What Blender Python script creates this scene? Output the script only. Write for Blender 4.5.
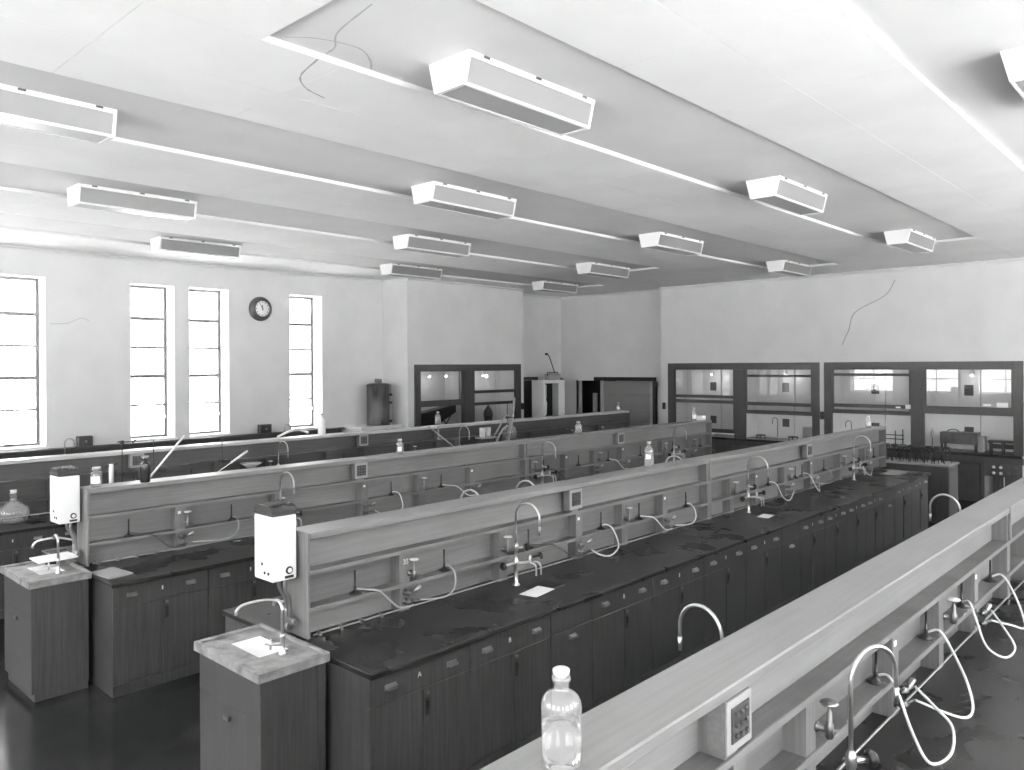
import bpy, math, random
from mathutils import Vector, Matrix
random.seed(7)
for o in list(bpy.data.objects): bpy.data.objects.remove(o)
scene = bpy.context.scene
C = scene.collection
R = math.radians

# ------------------------------------------------------------------ camera
CAM_H = 2.591
cd = bpy.data.cameras.new('camera'); cam = bpy.data.objects.new('camera', cd); C.objects.link(cam)
cd.sensor_width = 36.0; cd.lens = 36.0*783.53/1024; cd.shift_y = -(385-366.83)/1024
cd.clip_start = 0.05; cd.clip_end = 200
cam.matrix_world = (Matrix.Translation((0, 0, CAM_H)) @ Matrix.Rotation(R(42.837), 4, 'Z')
                    @ Matrix.Rotation(R(90-0.107), 4, 'X') @ Matrix.Rotation(R(-0.305), 4, 'Z'))
scene.camera = cam

# ------------------------------------------------------------------ world, light, exposure
SKY = 6.0
w = bpy.data.worlds.new('overcast_sky'); scene.world = w; w.use_nodes = True
w.node_tree.nodes['Background'].inputs[0].default_value = (1, 1, 1, 1)
w.node_tree.nodes['Background'].inputs[1].default_value = SKY
vs = scene.view_settings
vs.view_transform = 'Standard'; vs.look = 'None'; vs.gamma = 1.0; vs.use_curve_mapping = False
vs.exposure = 0.92
try:
    scene.cycles.max_bounces = 10; scene.cycles.diffuse_bounces = 6; scene.cycles.transparent_max_bounces = 16
    scene.cycles.sample_clamp_indirect = 8.0
except Exception: pass

# ------------------------------------------------------------------ room dimensions
XL, XR = -13.85, 2.3          # window wall, opposite wall
YB, YE, YC = -3.2, 16.61, 16.95   # back wall, hood wall front, recessed corner wall
ZC, ZK = 4.474, 4.512
HOOD_FILL_W = 2.0         # dropped ceiling, coffer ceiling
XH, YH = -13.01, 14.45        # front of the hood block on the window wall, its far end
YW0, YW1 = 10.75, 14.45
SILL, HEAD = 1.345, 4.03
LEFT_WIN = [(3.33, 4.08), (5.38, 6.13), (6.40, 7.15), (8.44, 9.18)]
LEFT_WIN = [(1.05, 1.80), (2.31, 3.06)] + LEFT_WIN
RIGHT_WIN = [(-2.4+2.05*i, -2.4+2.05*i+1.3) for i in range(9)]

BACK_WIN = [(-12.9+2.55*i, -12.9+2.55*i+1.8) for i in range(6)]
sl = bpy.data.lights.new('sun', 'SUN'); sl.energy = 150.0; sl.angle = R(1.0)
so = bpy.data.objects.new('sun', sl); C.objects.link(so); so.rotation_euler = (0, R(24), R(-20)); so.location = (20, -5, 30)

def portal(x0, y0, y1, z0, z1, nx):
    l = bpy.data.lights.new('window_daylight', 'AREA'); l.shape = 'RECTANGLE'; l.size = z1-z0; l.size_y = y1-y0
    o = bpy.data.objects.new('window_daylight', l); C.objects.link(o)
    o.location = (x0, (y0+y1)/2, (z0+z1)/2); o.rotation_euler = (0, R(-90) if nx > 0 else R(90), 0)
    l.cycles.is_portal = True
for a, b in LEFT_WIN: portal(XL-.5, a, b, SILL, HEAD, 1)
for a, b in RIGHT_WIN: portal(XR+.5, a, b, SILL, HEAD, -1)

for a, b in BACK_WIN:
    l = bpy.data.lights.new('window_daylight', 'AREA'); l.shape = 'RECTANGLE'; l.size = b-a; l.size_y = HEAD-SILL
    o = bpy.data.objects.new('window_daylight', l); C.objects.link(o); o.location = ((a+b)/2, YB-.5, (SILL+HEAD)/2); o.rotation_euler = (R(90), 0, 0); l.cycles.is_portal = True

# ------------------------------------------------------------------ materials
MATS = {}
def base(name):
    m = bpy.data.materials.new(name); m.use_nodes = True; MATS[name] = m
    nt = m.node_tree; return m, nt, nt.nodes['Principled BSDF']
def g3(v): return (v, v, v, 1)
def plain(name, g, rough=.5, metal=0., bump=0., bscale=200, spec=.5):
    m, nt, p = base(name)
    p.inputs['Base Color'].default_value = g3(g); p.inputs['Roughness'].default_value = rough; p.inputs['Metallic'].default_value = metal
    p.inputs['Specular IOR Level'].default_value = spec
    return m
def noisy(name, g0, g1, scale, rough=(.5, .5), stretch=(1, 1, 1), detail=4, lo=.35, hi=.65, bump=0., second=None, spec=.5, world=False, vary=None):
    m, nt, p = base(name); N = nt.nodes; L = nt.links
    tc = N.new('ShaderNodeTexCoord'); mp = N.new('ShaderNodeMapping'); mp.inputs['Scale'].default_value = stretch
    if world:
        ge = N.new('ShaderNodeNewGeometry'); L.new(ge.outputs['Position'], mp.inputs[0])
    else:
        L.new(tc.outputs['Object'], mp.inputs[0])
    n = N.new('ShaderNodeTexNoise'); n.inputs['Scale'].default_value = scale; n.inputs['Detail'].default_value = detail
    L.new(mp.outputs[0], n.inputs['Vector'])
    mr = N.new('ShaderNodeMapRange'); mr.inputs['From Min'].default_value = lo; mr.inputs['From Max'].default_value = hi
    L.new(n.outputs['Fac'], mr.inputs['Value'])
    mr.inputs['To Min'].default_value = g0; mr.inputs['To Max'].default_value = g1
    out = mr.outputs[0]
    if second:       # (scale, lo, hi, multiplier at hi)
        src = tc.outputs['Object'] if not world else ge.outputs['Position']
        n2 = N.new('ShaderNodeTexNoise'); n2.inputs['Scale'].default_value = second[0]; n2.inputs['Detail'].default_value = 5
        L.new(src, n2.inputs['Vector'])
        m2 = N.new('ShaderNodeMapRange'); m2.inputs['From Min'].default_value = second[1]; m2.inputs['From Max'].default_value = second[2]
        m2.inputs['To Min'].default_value = 1.0; m2.inputs['To Max'].default_value = second[3]
        L.new(n2.outputs['Fac'], m2.inputs['Value'])
        mu = N.new('ShaderNodeMath'); mu.operation = 'MULTIPLY'; L.new(out, mu.inputs[0]); L.new(m2.outputs[0], mu.inputs[1]); out = mu.outputs[0]
    if vary:         # board to board difference
        oi = N.new('ShaderNodeObjectInfo'); m3 = N.new('ShaderNodeMapRange'); m3.inputs['To Min'].default_value = vary[0]; m3.inputs['To Max'].default_value = vary[1]
        L.new(oi.outputs['Random'], m3.inputs['Value']); mu = N.new('ShaderNodeMath'); mu.operation = 'MULTIPLY'; L.new(out, mu.inputs[0]); L.new(m3.outputs[0], mu.inputs[1]); out = mu.outputs[0]
    cc = N.new('ShaderNodeCombineColor')
    for i in range(3): L.new(out, cc.inputs[i])
    L.new(cc.outputs[0], p.inputs['Base Color'])
    r = N.new('ShaderNodeMapRange'); r.inputs['To Min'].default_value = rough[0]; r.inputs['To Max'].default_value = rough[1]
    L.new(n.outputs['Fac'], r.inputs['Value']); L.new(r.outputs[0], p.inputs['Roughness'])
    p.inputs['Specular IOR Level'].default_value = spec
    if bump:
        b = N.new('ShaderNodeBump'); b.inputs['Strength'].default_value = bump; b.inputs['Distance'].default_value = .004
        L.new(n.outputs['Fac'], b.inputs['Height']); L.new(b.outputs[0], p.inputs['Normal'])
    return m
noisy('plaster', .64, .69, 1.6, (.8, .9), bump=.05, spec=.2, world=True)
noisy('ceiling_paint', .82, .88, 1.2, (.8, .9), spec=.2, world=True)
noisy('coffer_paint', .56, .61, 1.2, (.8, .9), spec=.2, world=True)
noisy('rack_wood', .19, .225, 6, (.34, .46), stretch=(9, .35, 9), bump=.05, second=(1.3, .45, .75, .8), world=True)
noisy('rack_board', .20, .235, 6, (.4, .5), stretch=(9, .35, 9), bump=.05, second=(1.3, .45, .75, .8), world=True, vary=(.72, 1.12))
noisy('ledge_shade_wood', .10, .135, 6, (.36, .5), stretch=(9, .35, 9), bump=.05, second=(2.6, .45, .7, .6), world=True)  # stained wood, darkened further: shade of the level tops is in the colour
noisy('rack_wood_upright', .17, .21, 6, (.4, .5), stretch=(9, 9, .35), bump=.05, second=(1.3, .45, .75, .8), world=True)
noisy('pale_top', .42, .5, 6, (.25, .35), stretch=(9, .35, 9), second=(1.3, .45, .75, .8), world=True)
noisy('dark_rack_wood', .075, .10, 6, (.3, .4), stretch=(9, .35, 9), bump=.05, second=(1.3, .45, .75, .8), world=True)
noisy('cabinet_wood', .043, .066, 7, (.38, .5), stretch=(7, 7, .35), bump=.08, second=(1.7, .45, .75, .7), world=True)
noisy('hood_wood', .034, .05, 6, (.4, .5), stretch=(6, 6, .5), world=True)
noisy('worktop', .011, .02, 3, (.22, .34), detail=7, lo=.25, hi=.75, second=(5, .2, .9, 1.7), spec=.22, world=True)
noisy('floor_lino', .010, .018, 4, (.12, .3), detail=6, second=(1.6, .58, .7, 3.2), world=True)
noisy('sink_stone', .2, .3, 14, (.5, .7), detail=7, second=(9, .48, .72, .5))
plain('enamel', .85, .25); plain('white_paint', .8, .5); plain('dark_lid', .03, .35); plain('black', .012, .45)
plain('black_rail', .01, .6)
plain('chrome', .55, .28, 1.); plain('dull_brass', .2, .42, 1.); plain('bright_metal', .6, .4, 1.); plain('steel', .35, .35, 1.); plain('dark_metal', .05, .4, .6)
plain('white_rubber', .75, .55); plain('dark_rubber', .07, .5); plain('grey_rubber', .38, .5)
plain('paper', .9, .8); plain('porcelain', .6, .2)
noisy('still_copper', .02, .08, 8, (.25, .4), stretch=(1, 1, .3))
plain('grey_board', .2, .6); plain('dark_liquid', .02, .2); plain('outlet_plate', .34, .45); plain('bakelite', .06, .4)
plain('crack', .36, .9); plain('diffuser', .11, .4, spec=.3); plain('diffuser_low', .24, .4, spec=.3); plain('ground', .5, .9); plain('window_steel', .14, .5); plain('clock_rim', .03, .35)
plain('shade_black', .02, .9); plain('tin_grey', .3, .5)  # near-black colour stands for the shade of unlit interiors
def glassy(name, tint, gl=.06, rough=0., white_mix=0.):
    m, nt, p = base(name); N = nt.nodes; L = nt.links; N.remove(p)
    t = N.new('ShaderNodeBsdfTransparent'); t.inputs[0].default_value = g3(tint)
    gb = N.new('ShaderNodeBsdfGlossy'); gb.inputs['Roughness'].default_value = rough
    lw = N.new('ShaderNodeLayerWeight'); lw.inputs['Blend'].default_value = .5
    pw = N.new('ShaderNodeMath'); pw.operation = 'POWER'; pw.inputs[1].default_value = 4.0; L.new(lw.outputs['Facing'], pw.inputs[0])
    ma = N.new('ShaderNodeMath'); ma.operation = 'MULTIPLY_ADD'; ma.inputs[1].default_value = .8; ma.inputs[2].default_value = gl; L.new(pw.outputs[0], ma.inputs[0])
    mx = N.new('ShaderNodeMixShader'); L.new(ma.outputs[0], mx.inputs[0]); L.new(t.outputs[0], mx.inputs[1]); L.new(gb.outputs[0], mx.inputs[2])
    out = mx.outputs[0]
    if white_mix:
        df = N.new('ShaderNodeBsdfDiffuse'); df.inputs[0].default_value = g3(.9)  # diffuse white mixed into clear glass as painted-in brightness
        m2 = N.new('ShaderNodeMixShader'); m2.inputs[0].default_value = white_mix; L.new(out, m2.inputs[1]); L.new(df.outputs[0], m2.inputs[2]); out = m2.outputs[0]
    L.new(out, N['Material Output'].inputs[0])
glassy('pane_glass', .97); glassy('hood_glass', .86)
def realglass(name, col, ior=1.46, rough=.02):
    m, nt, p = base(name)
    p.inputs['Base Color'].default_value = g3(col); p.inputs['Roughness'].default_value = rough
    p.inputs['Transmission Weight'].default_value = 1.0; p.inputs['IOR'].default_value = ior
glassy('bottle_glass', .90, .12, .02, .15); realglass('water', .95, 1.33)
def bulbmat():
    m, nt, p = base('bulb')
    p.inputs['Base Color'].default_value = g3(.9); p.inputs['Emission Color'].default_value = g3(1); p.inputs['Emission Strength'].default_value = 0.0
bulbmat()

# ------------------------------------------------------------------ mesh kit
class MB:
    def __init__(s): s.v = []; s.f = []; s.sm = []
    def add(s, vs_, fs, smooth=False):
        n = len(s.v); s.v += [tuple(p) for p in vs_]; s.f += [tuple(i+n for i in f) for f in fs]; s.sm += [smooth]*len(fs); return s
    def box(s, x0, x1, y0, y1, z0, z1, ch=0.):
        if ch <= 0:
            v = [(x, y, z) for z in (z0, z1) for y in (y0, y1) for x in (x0, x1)]
            return s.add(v, [(0, 2, 3, 1), (4, 5, 7, 6), (0, 1, 5, 4), (2, 6, 7, 3), (0, 4, 6, 2), (1, 3, 7, 5)])
        c = ch; v = []; idx = {}
        X = (x0, x1); Y = (y0, y1); Z = (z0, z1)
        for i in (0, 1):
            for j in (0, 1):
                for k in (0, 1):
                    sx, sy, sz = (1, -1)[i], (1, -1)[j], (1, -1)[k]
                    for a in range(3):
                        p = [X[i]+sx*c, Y[j]+sy*c, Z[k]+sz*c]; p[a] = (X[i], Y[j], Z[k])[a]
                        idx[(i, j, k, a)] = len(v); v.append(p)
        f = []
        q = [(0, 0), (1, 0), (1, 1), (0, 1)]
        for a in range(3):
            for e in (0, 1):
                def key(u, w_):
                    t = [u, w_]; t.insert(a, e); return idx[(t[0], t[1], t[2], a)]
                loop = [key(*p) for p in q]
                if (a == 1) == (e == 1): loop.reverse()
                if e == 0: loop.reverse() if a != 1 else loop.reverse()
                f.append(tuple(loop))
        for a in range(3):
            b, c_ = [(1, 2), (0, 2), (0, 1)][a]
            for e1 in (0, 1):
                for e2 in (0, 1):
                    def K(s_, ax):
                        t = [0, 0, 0]; t[a] = s_; t[b] = e1; t[c_] = e2; return idx[(t[0], t[1], t[2], ax)]
                    f.append((K(0, b), K(1, b), K(1, c_), K(0, c_)))
        for i in (0, 1):
            for j in (0, 1):
                for k in (0, 1): f.append((idx[(i, j, k, 0)], idx[(i, j, k, 1)], idx[(i, j, k, 2)]))
        return s.add(v, f)
    def tube(s, pts, r, n=8, smooth=True, cap=True):
        P = [Vector(p) for p in pts]; m = len(P)
        rs = r if isinstance(r, (list, tuple)) else [r]*m
        t0 = (P[1]-P[0]).normalized(); up = Vector((0, 0, 1)) if abs(t0.z) < .9 else Vector((1, 0, 0))
        nrm = (up-up.dot(t0)*t0).normalized(); v = []; f = []
        for i in range(m):
            t = (P[min(i+1, m-1)]-P[max(i-1, 0)]).normalized()
            nrm = nrm-nrm.dot(t)*t
            nrm = nrm.normalized() if nrm.length > 1e-6 else t.orthogonal().normalized()
            bn = t.cross(nrm)
            for k in range(n):
                a = 2*math.pi*k/n; v.append(P[i]+rs[i]*(math.cos(a)*nrm+math.sin(a)*bn))
        for i in range(m-1):
            for k in range(n): f.append((i*n+k, i*n+(k+1) % n, (i+1)*n+(k+1) % n, (i+1)*n+k))
        s.add(v, f, smooth)
        if cap:
            b0 = len(s.v)-len(v)
            s.f += [tuple(b0+k for k in reversed(range(n))), tuple(b0+(m-1)*n+k for k in range(n))]; s.sm += [False, False]
        return s
    def lathe(s, prof, c=(0, 0, 0), n=20, smooth=True, axis='Z'):
        v = []; f = []
        for r_, z in prof:
            for k in range(n):
                a = 2*math.pi*k/n; p = (r_*math.cos(a), r_*math.sin(a), z)
                if axis == 'X': p = (p[2], p[0], p[1])
                elif axis == 'Y': p = (p[1], p[2], p[0])
                v.append((p[0]+c[0], p[1]+c[1], p[2]+c[2]))
        m = len(prof)
        for i in range(m-1):
            for k in range(n): f.append((i*n+k, i*n+(k+1) % n, (i+1)*n+(k+1) % n, (i+1)*n+k))
        s.add(v, f, smooth)
        b0 = len(s.v)-len(v)
        if prof[0][0] > 1e-6: s.f.append(tuple(b0+k for k in reversed(range(n)))); s.sm.append(False)
        if prof[-1][0] > 1e-6: s.f.append(tuple(b0+(m-1)*n+k for k in range(n))); s.sm.append(False)
        return s
    def cyl(s, c, r, h, axis='Z', n=16, r2=None):
        return s.lathe([(r, 0), (r if r2 is None else r2, h)], c, n, True, axis)
    def prism(s, poly, axis, a0, a1):     # polygon in the two other axes extruded along axis
        n = len(poly); v = []
        for a in (a0, a1):
            for p in poly:
                t = list(p); t.insert('XYZ'.index(axis), a); v.append(t)
        f = [tuple(reversed(range(n))), tuple(range(n, 2*n))]+[(i, (i+1) % n, n+(i+1) % n, n+i) for i in range(n)]
        return s.add(v, f)
    def mesh(s, name, mat):
        me = bpy.data.meshes.new(name); me.from_pydata(s.v, [], s.f); me.validate()
        me.polygons.foreach_set('use_smooth', s.sm if len(s.sm) == len(me.polygons) else [False]*len(me.polygons))
        import bmesh
        bm = bmesh.new(); bm.from_mesh(me); bmesh.ops.recalc_face_normals(bm, faces=bm.faces); bm.to_mesh(me); bm.free()
        me.materials.append(MATS[mat]); me.update(); return me
def arc(c, r, a0, a1, n, u, v):
    u = Vector(u); v = Vector(v); c = Vector(c)
    return [c+r*(math.cos(R(a0+(a1-a0)*i/n))*u+math.sin(R(a0+(a1-a0)*i/n))*v) for i in range(n+1)]
def spline(pts, n=8):
    P = [Vector(p) for p in pts]; P = [2*P[0]-P[1]]+P+[2*P[-1]-P[-2]]; o = []
    for i in range(1, len(P)-2):
        for k in range(n):
            t = k/n; a, b, c_, d = P[i-1:i+3]
            o.append(.5*((2*b)+(c_-a)*t+(2*a-5*b+4*c_-d)*t*t+(3*b-a-3*c_+d)*t**3))
    return o+[P[-2]]
def put(name, me, parent=None, loc=(0, 0, 0), rz=0., label=None):
    o = bpy.data.objects.new(name, me); C.objects.link(o); o.location = loc; o.rotation_euler = (0, 0, rz); o.parent = parent
    if label: o['label'] = label
    return o
def part(name, mb, mat, parent, loc=(0, 0, 0), label=None): return put(name, mb.mesh(name, mat), parent, loc, 0, label)
def tag(o, label, cat, group=None):
    o['label'] = label; o['category'] = cat
    if group: o['group'] = group
    return o
def thing(name, label, cat, loc=(0, 0, 0), rz=0., group=None):
    o = bpy.data.objects.new(name, None); C.objects.link(o); o.location = loc; o.rotation_euler = (0, 0, rz); o.empty_display_size = .1
    return tag(o, label, cat, group)
def struct(name, mb, mat, label=None, cat=None):
    o = put(name, mb.mesh(name, mat)); o['kind'] = 'structure'
    o['label'] = label or name.replace('_', ' '); o['category'] = cat or name.split('_')[0]
    return o
def clone(root, loc, rz, label, group=None):
    r = root.copy(); C.objects.link(r); r.location = loc; r.rotation_euler = (0, 0, rz); r['label'] = label
    if group: r['group'] = group
    for ch in root.children:
        c_ = ch.copy(); C.objects.link(c_); c_.parent = r
        for g in ch.children:
            d = g.copy(); C.objects.link(d); d.parent = c_
    return r
ORD = ['first', 'second', 'third', 'fourth', 'fifth', 'sixth', 'seventh', 'eighth', 'ninth', 'tenth', 'eleventh', 'twelfth', 'thirteenth', 'fourteenth', 'fifteenth', 'sixteenth', 'seventeenth', 'eighteenth', 'nineteenth', 'twentieth']

# ------------------------------------------------------------------ room shell
struct('floor', MB().box(XL-.5, XR+.5, YB-.5, YC+1.2, -.1, 0), 'floor_lino', 'dark polished floor with pale worn stains', 'floor')
struct('ground_outside', MB().box(-70, XL-.51, -60, 70, -.6, -.5).box(XR+.51, 60, -60, 70, -.6, -.5).box(XL-.51, XR+.51, -60, YB-.51, -.6, -.5), 'ground', 'pale unseen ground added outside to light the ceiling', 'ground')  # unseen sunlit ground, added to bounce light up to the ceiling
# ceiling: coffer level slab and dropped strips, tiled with board panels
COF = [(-1.54, -.27, 2.39, 13.5), (-4.12, -2.88, 2.34, 13.5), (-6.845, -5.553, -.4, 15.1), (-9.56, -8.28, 2.0, 13.2), (-12.3, -11.0, -.4, 15.1)]
cl = MB().box(XL-.5, XR+.5, YB-.5, YC+1.2, ZK, ZK+.1)
xs = [XR+.3]
for c in COF: xs += [c[1], c[0]]
xs.append(XL-.3)
strips = [(xs[2*i+1], xs[2*i]) for i in range(len(xs)//2)]
PAN = .006
put_coffers = []
for a, b in strips: cl.box(a, b, YB-.3, YC+1.2, ZC+PAN, ZK+.01)
for c in COF:
    cl.box(c[0], c[1], YB-.3, c[2], ZC+PAN, ZK+.01); cl.box(c[0], c[1], c[3], YC+1.2, ZC+PAN, ZK+.01)
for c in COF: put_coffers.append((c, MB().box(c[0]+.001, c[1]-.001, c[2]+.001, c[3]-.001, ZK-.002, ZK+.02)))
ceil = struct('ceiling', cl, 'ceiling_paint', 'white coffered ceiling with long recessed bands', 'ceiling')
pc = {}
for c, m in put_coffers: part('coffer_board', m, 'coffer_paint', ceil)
def panel(x0, x1, y0, y1, gap=.003):
    k = (round(x1-x0, 3), round(y1-y0, 3))
    if k not in pc:
        pc[k] = MB().box(-k[0]/2+gap/2, k[0]/2-gap/2, -k[1]/2+gap/2, k[1]/2-gap/2, 0, PAN+.001).mesh('ceiling_panel', 'ceiling_paint')
    put('ceiling_panel', pc[k], ceil, ((x0+x1)/2, (y0+y1)/2, ZC))
TY = [YB+1.22*i for i in range(17)]; TY[-1] = YC+.1
for i, (a, b) in enumerate(strips):
    a = max(a, XL); b = min(b, XR); n = 1 if b-a < .8 else (2 if b-a < 1.7 else 3)
    for k in range(n):
        for j in range(16): panel(a+(b-a)*k/n, a+(b-a)*(k+1)/n, TY[j], TY[j+1])
for c in COF:
    m = (c[0]+c[1])/2
    for x0, x1 in ((c[0], m), (m, c[1])):
        panel(x0, x1, YB, c[2]); panel(x0, x1, c[3], YC+.1)
def ribbon(pts, wd, z, nm='crack'):
    P = spline(pts, 5); v = []; f = []
    for i, p in enumerate(P):
        t = (P[min(i+1, len(P)-1)]-P[max(i-1, 0)]); t.normalize(); n_ = Vector((-t.y, t.x, 0))*wd/2*(.6+.8*random.random())
        v += [p+n_, p-n_]
    for i in range(len(P)-1): f.append((2*i, 2*i+1, 2*i+3, 2*i+2))
    return MB().add(v, f)
part('crack', ribbon([(-3.361, 2.549, ZK-.003), (-3.783, 2.627, ZK-.003), (-3.973, 2.737, ZK-.003), (-4.10, 2.76, ZK-.003)], .014, 0), 'crack', ceil)
part('crack', ribbon([(-4.13, 2.72, ZC-.001), (-4.45, 2.80, ZC-.001), (-4.62, 2.95, ZC-.001), (-4.7, 3.15, ZC-.001)], .012, 0), 'crack', ceil)
part('crack', ribbon([(-4.063, 2.454, ZK-.003), (-3.939, 2.61, ZK-.003), (-3.885, 2.84, ZK-.003), (-3.98, 3.0, ZK-.003), (-4.1, 3.1, ZK-.003)], .012, 0), 'crack', ceil)

def holed(axis, p0, p1, a0, a1, z0, z1, holes):
    """wall slab with rectangular holes (a, b, z lo, z hi) sorted along the wall"""
    m = MB(); cur = a0
    def bx(u0, u1, w0, w1):
        if u1-u0 < 1e-5 or w1-w0 < 1e-5: return
        if axis == 'X': m.box(p0, p1, u0, u1, w0, w1)
        else: m.box(u0, u1, p0, p1, w0, w1)
    for h in holes:
        bx(cur, h[0], z0, z1); bx(h[0], h[1], z0, h[2]); bx(h[0], h[1], h[3], z1); cur = h[1]
    bx(cur, a1, z0, z1); return m
ZT = ZK+.05
DOORL = (14.95, 15.85, 0, 2.2)
wl = struct('wall_left', holed('X', XL-.5, XL, YB-.3, YC+.3, 0, ZT, [(a, b, SILL, HEAD) for a, b in LEFT_WIN]+[DOORL]), 'plaster', 'pale plastered window wall on the left', 'wall')
struct('wall_right', holed('X', XR, XR+.5, YB-.3, YE+1, 0, ZT, [(a, b, SILL, HEAD) for a, b in RIGHT_WIN]), 'plaster', 'pale plastered wall with tall windows on the right', 'wall')
struct('wall_back', holed('Y', YB-.5, YB, XL-.3, XR+.3, 0, ZT, [(a, b, SILL, HEAD) for a, b in BACK_WIN]), 'plaster', 'pale plastered wall behind the viewer', 'wall')
# far wall: hood block in front, recessed corner beside it
H1 = (-10.2, -6.51); H2 = (-6.41, -2.84); ZH = 2.62
we = struct('wall_end', holed('Y', YE, YE+.34, -10.4, XR+.3, 0, ZT, [(H1[0]+.02, H1[1]-.02, 0, ZH-.02), (H2[0]+.02, H2[1]-.02, 0, ZH-.02)]), 'plaster', 'pale plastered far wall above the fume hoods', 'wall')
DOORE = (-13.31, -12.0, 0, 2.17)
struct('wall_corner', holed('Y', YC, YC+.25, XL-.3, -10.25, 0, ZT, [DOORE]), 'plaster', 'recessed plastered wall in the far left corner', 'wall')
H0 = (10.93, 14.33)
struct('wall_hood_block', holed('X', XH-.12, XH, YW0, YW1, 0, ZT, [(H0[0]+.02, H0[1]-.02, 0, ZH-.02)]).box(XL+.001, XH-.12, YW0, YW0+.1, 0, ZT).box(XL+.001, XH-.12, YW1-.1, YW1, 0, ZT), 'plaster', 'plastered block round the fume hood beside the windows', 'wall')
# cornice and painted line
def cornice(n, poly, ax, a0, a1): struct('trim_%d' % n, MB().prism(poly, ax, a0, a1), 'plaster', 'plaster cornice strip below the ceiling', 'trim')
cw, chh = .06, .07
def corn(n, ax, wall, sgn, a0, a1):
    p = [(wall, ZC-chh), (wall+sgn*.012, ZC-chh), (wall+sgn*.022, ZC-chh*.55), (wall+sgn*cw, ZC-.018), (wall+sgn*cw, ZC), (wall, ZC)]
    cornice(n, p, ax, a0, a1)
corn(1, 'Y', XL, 1, YB, YW0); corn(2, 'Y', XH, 1, YW0, YW1); corn(3, 'Y', XL, 1, YW1, YC); corn(4, 'X', YC, -1, XL, -10.4); corn(5, 'X', YE, -1, -10.4, XR)
# dark rooms behind the two doorways
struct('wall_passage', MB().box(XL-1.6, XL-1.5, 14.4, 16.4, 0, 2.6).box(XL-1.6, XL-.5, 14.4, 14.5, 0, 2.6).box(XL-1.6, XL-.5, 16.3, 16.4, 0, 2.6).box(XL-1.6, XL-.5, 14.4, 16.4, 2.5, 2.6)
       .box(XL-.2, -10.3, YC+1.15, YC+1.2, 0, 2.6).box(XL-.3, XL-.2, YC+.25, YC+1.2, 0, 2.6).box(-10.4, -10.3, YC+.25, YC+1.2, 0, 2.6).box(XL-.3, -10.3, YC+.25, YC+1.2, 2.5, 2.6), 'shade_black', 'unlit passage behind the far doorways', 'wall')
# wall cracks
part('crack', MB().tube(spline([(-5.0, YE-.001, 4.25), (-5.2, YE-.001, 3.95), (-5.77, YE-.001, 3.65), (-5.9, YE-.001, 3.3), (-6.04, YE-.001, 2.98)], 6), .008, 4), 'crack', we)
part('crack', MB().tube(spline([(XL+.001, 4.14, 3.29), (XL+.001, 4.4, 3.31), (XL+.001, 4.6, 3.40), (XL+.001, 4.72, 3.36)], 6), .004, 4), 'crack', wl)

# ------------------------------------------------------------------ windows (steel, five panes high)
def window(n, xin, sgn, y0, y1, wide=False):
    """sgn: direction from room to outside along X"""
    RV = .36; xo = xin+sgn*RV; w_ = y1-y0
    t = thing('window_%d' % n, '', 'window', (xo, y0, SILL)); t['kind'] = 'structure'
    H = HEAD-SILL; fw = .045; D = .025
    m = MB().box(-D, D, 0, fw, 0, H).box(-D, D, w_-fw, w_, 0, H).box(-D, D, fw, w_-fw, 0, fw).box(-D, D, fw, w_-fw, H-fw, H)
    part('window_frame', m, 'window_steel', t)
    hs = [fw, H*.215, H*.405, H*.595, H*.785, H-fw]
    cols = [fw, w_-fw] if not wide else [fw, w_/2, w_-fw]
    for i in (1, 2, 3, 4):
        b = .030 if i in (2, 4) else .019
        part('transom_bar' if i in (2, 4) else 'glazing_bar', MB().box(-D*.9, D*.9, fw, w_-fw, hs[i]-b, hs[i]+b), 'window_steel', t)
    if wide: part('mullion_bar', MB().box(-D*.8, D*.8, w_/2-.014, w_/2+.014, fw, H-fw), 'window_steel', t)
    for j in range(len(cols)-1):
        for i in range(5):
            k = ('pane', round(cols[j+1]-cols[j], 3), round(hs[i+1]-hs[i], 3))
            if k not in pc: pc[k] = MB().add([(0, 0, 0), (0, k[1], 0), (0, k[1], k[2]), (0, 0, k[2])], [(0, 1, 2, 3)]).mesh('pane', 'pane_glass')
            put('pane', pc[k], t, (0, cols[j], hs[i]))
    part('window_catch', MB().box(-sgn*.07-.02, -sgn*.07+.05, w_-fw-.02, w_-fw+.005, H*.13, H*.13+.03).tube([(-sgn*.03, w_-fw, H*.14), (-sgn*.09, w_-fw-.005, H*.15)], .012, 6), 'dull_brass', t)
    part('window_stay', MB().tube([(-sgn*.02, w_*.45, fw), (-sgn*.05, w_*.5, fw+.03), (-sgn*.05, w_*.55, fw+.07)], .008, 6), 'dull_brass', t)
    part('window_sill', MB().box(min(-sgn*RV, -sgn*RV-sgn*.03), max(-sgn*RV, -sgn*RV-sgn*.03), -.03, w_+.03, -.035, 0).box(min(sgn*.1, -sgn*RV), max(sgn*.1, -sgn*RV), 0, w_, -.002, .004), 'white_paint', t)
    return t
def back_window(n, x0, x1):
    t = window(n, 0, -1, 0, x1-x0, True); t.location = (x1, YB-.36, SILL); t.rotation_euler = (0, 0, R(90)); return t
wl_names = ['nearest the viewer, out of view', 'second, out of view', 'at the left edge of the picture', 'left of the close pair beside the clock', 'right of the close pair, next to the clock', 'right of the clock, nearest the fume hood']
for i, (a, b) in enumerate(LEFT_WIN):
    t = window(i+1, XL, -1, a, b); t['label'] = 'tall narrow steel window %s' % wl_names[i]; t['group'] = 'narrow windows in the left wall'
for i, (a, b) in enumerate(RIGHT_WIN):
    t = window(i+10, XR, 1, a, b, True); t['label'] = 'wide steel window in the right wall, %s from the back wall' % ORD[i]; t['group'] = 'windows in the right wall'

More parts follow.
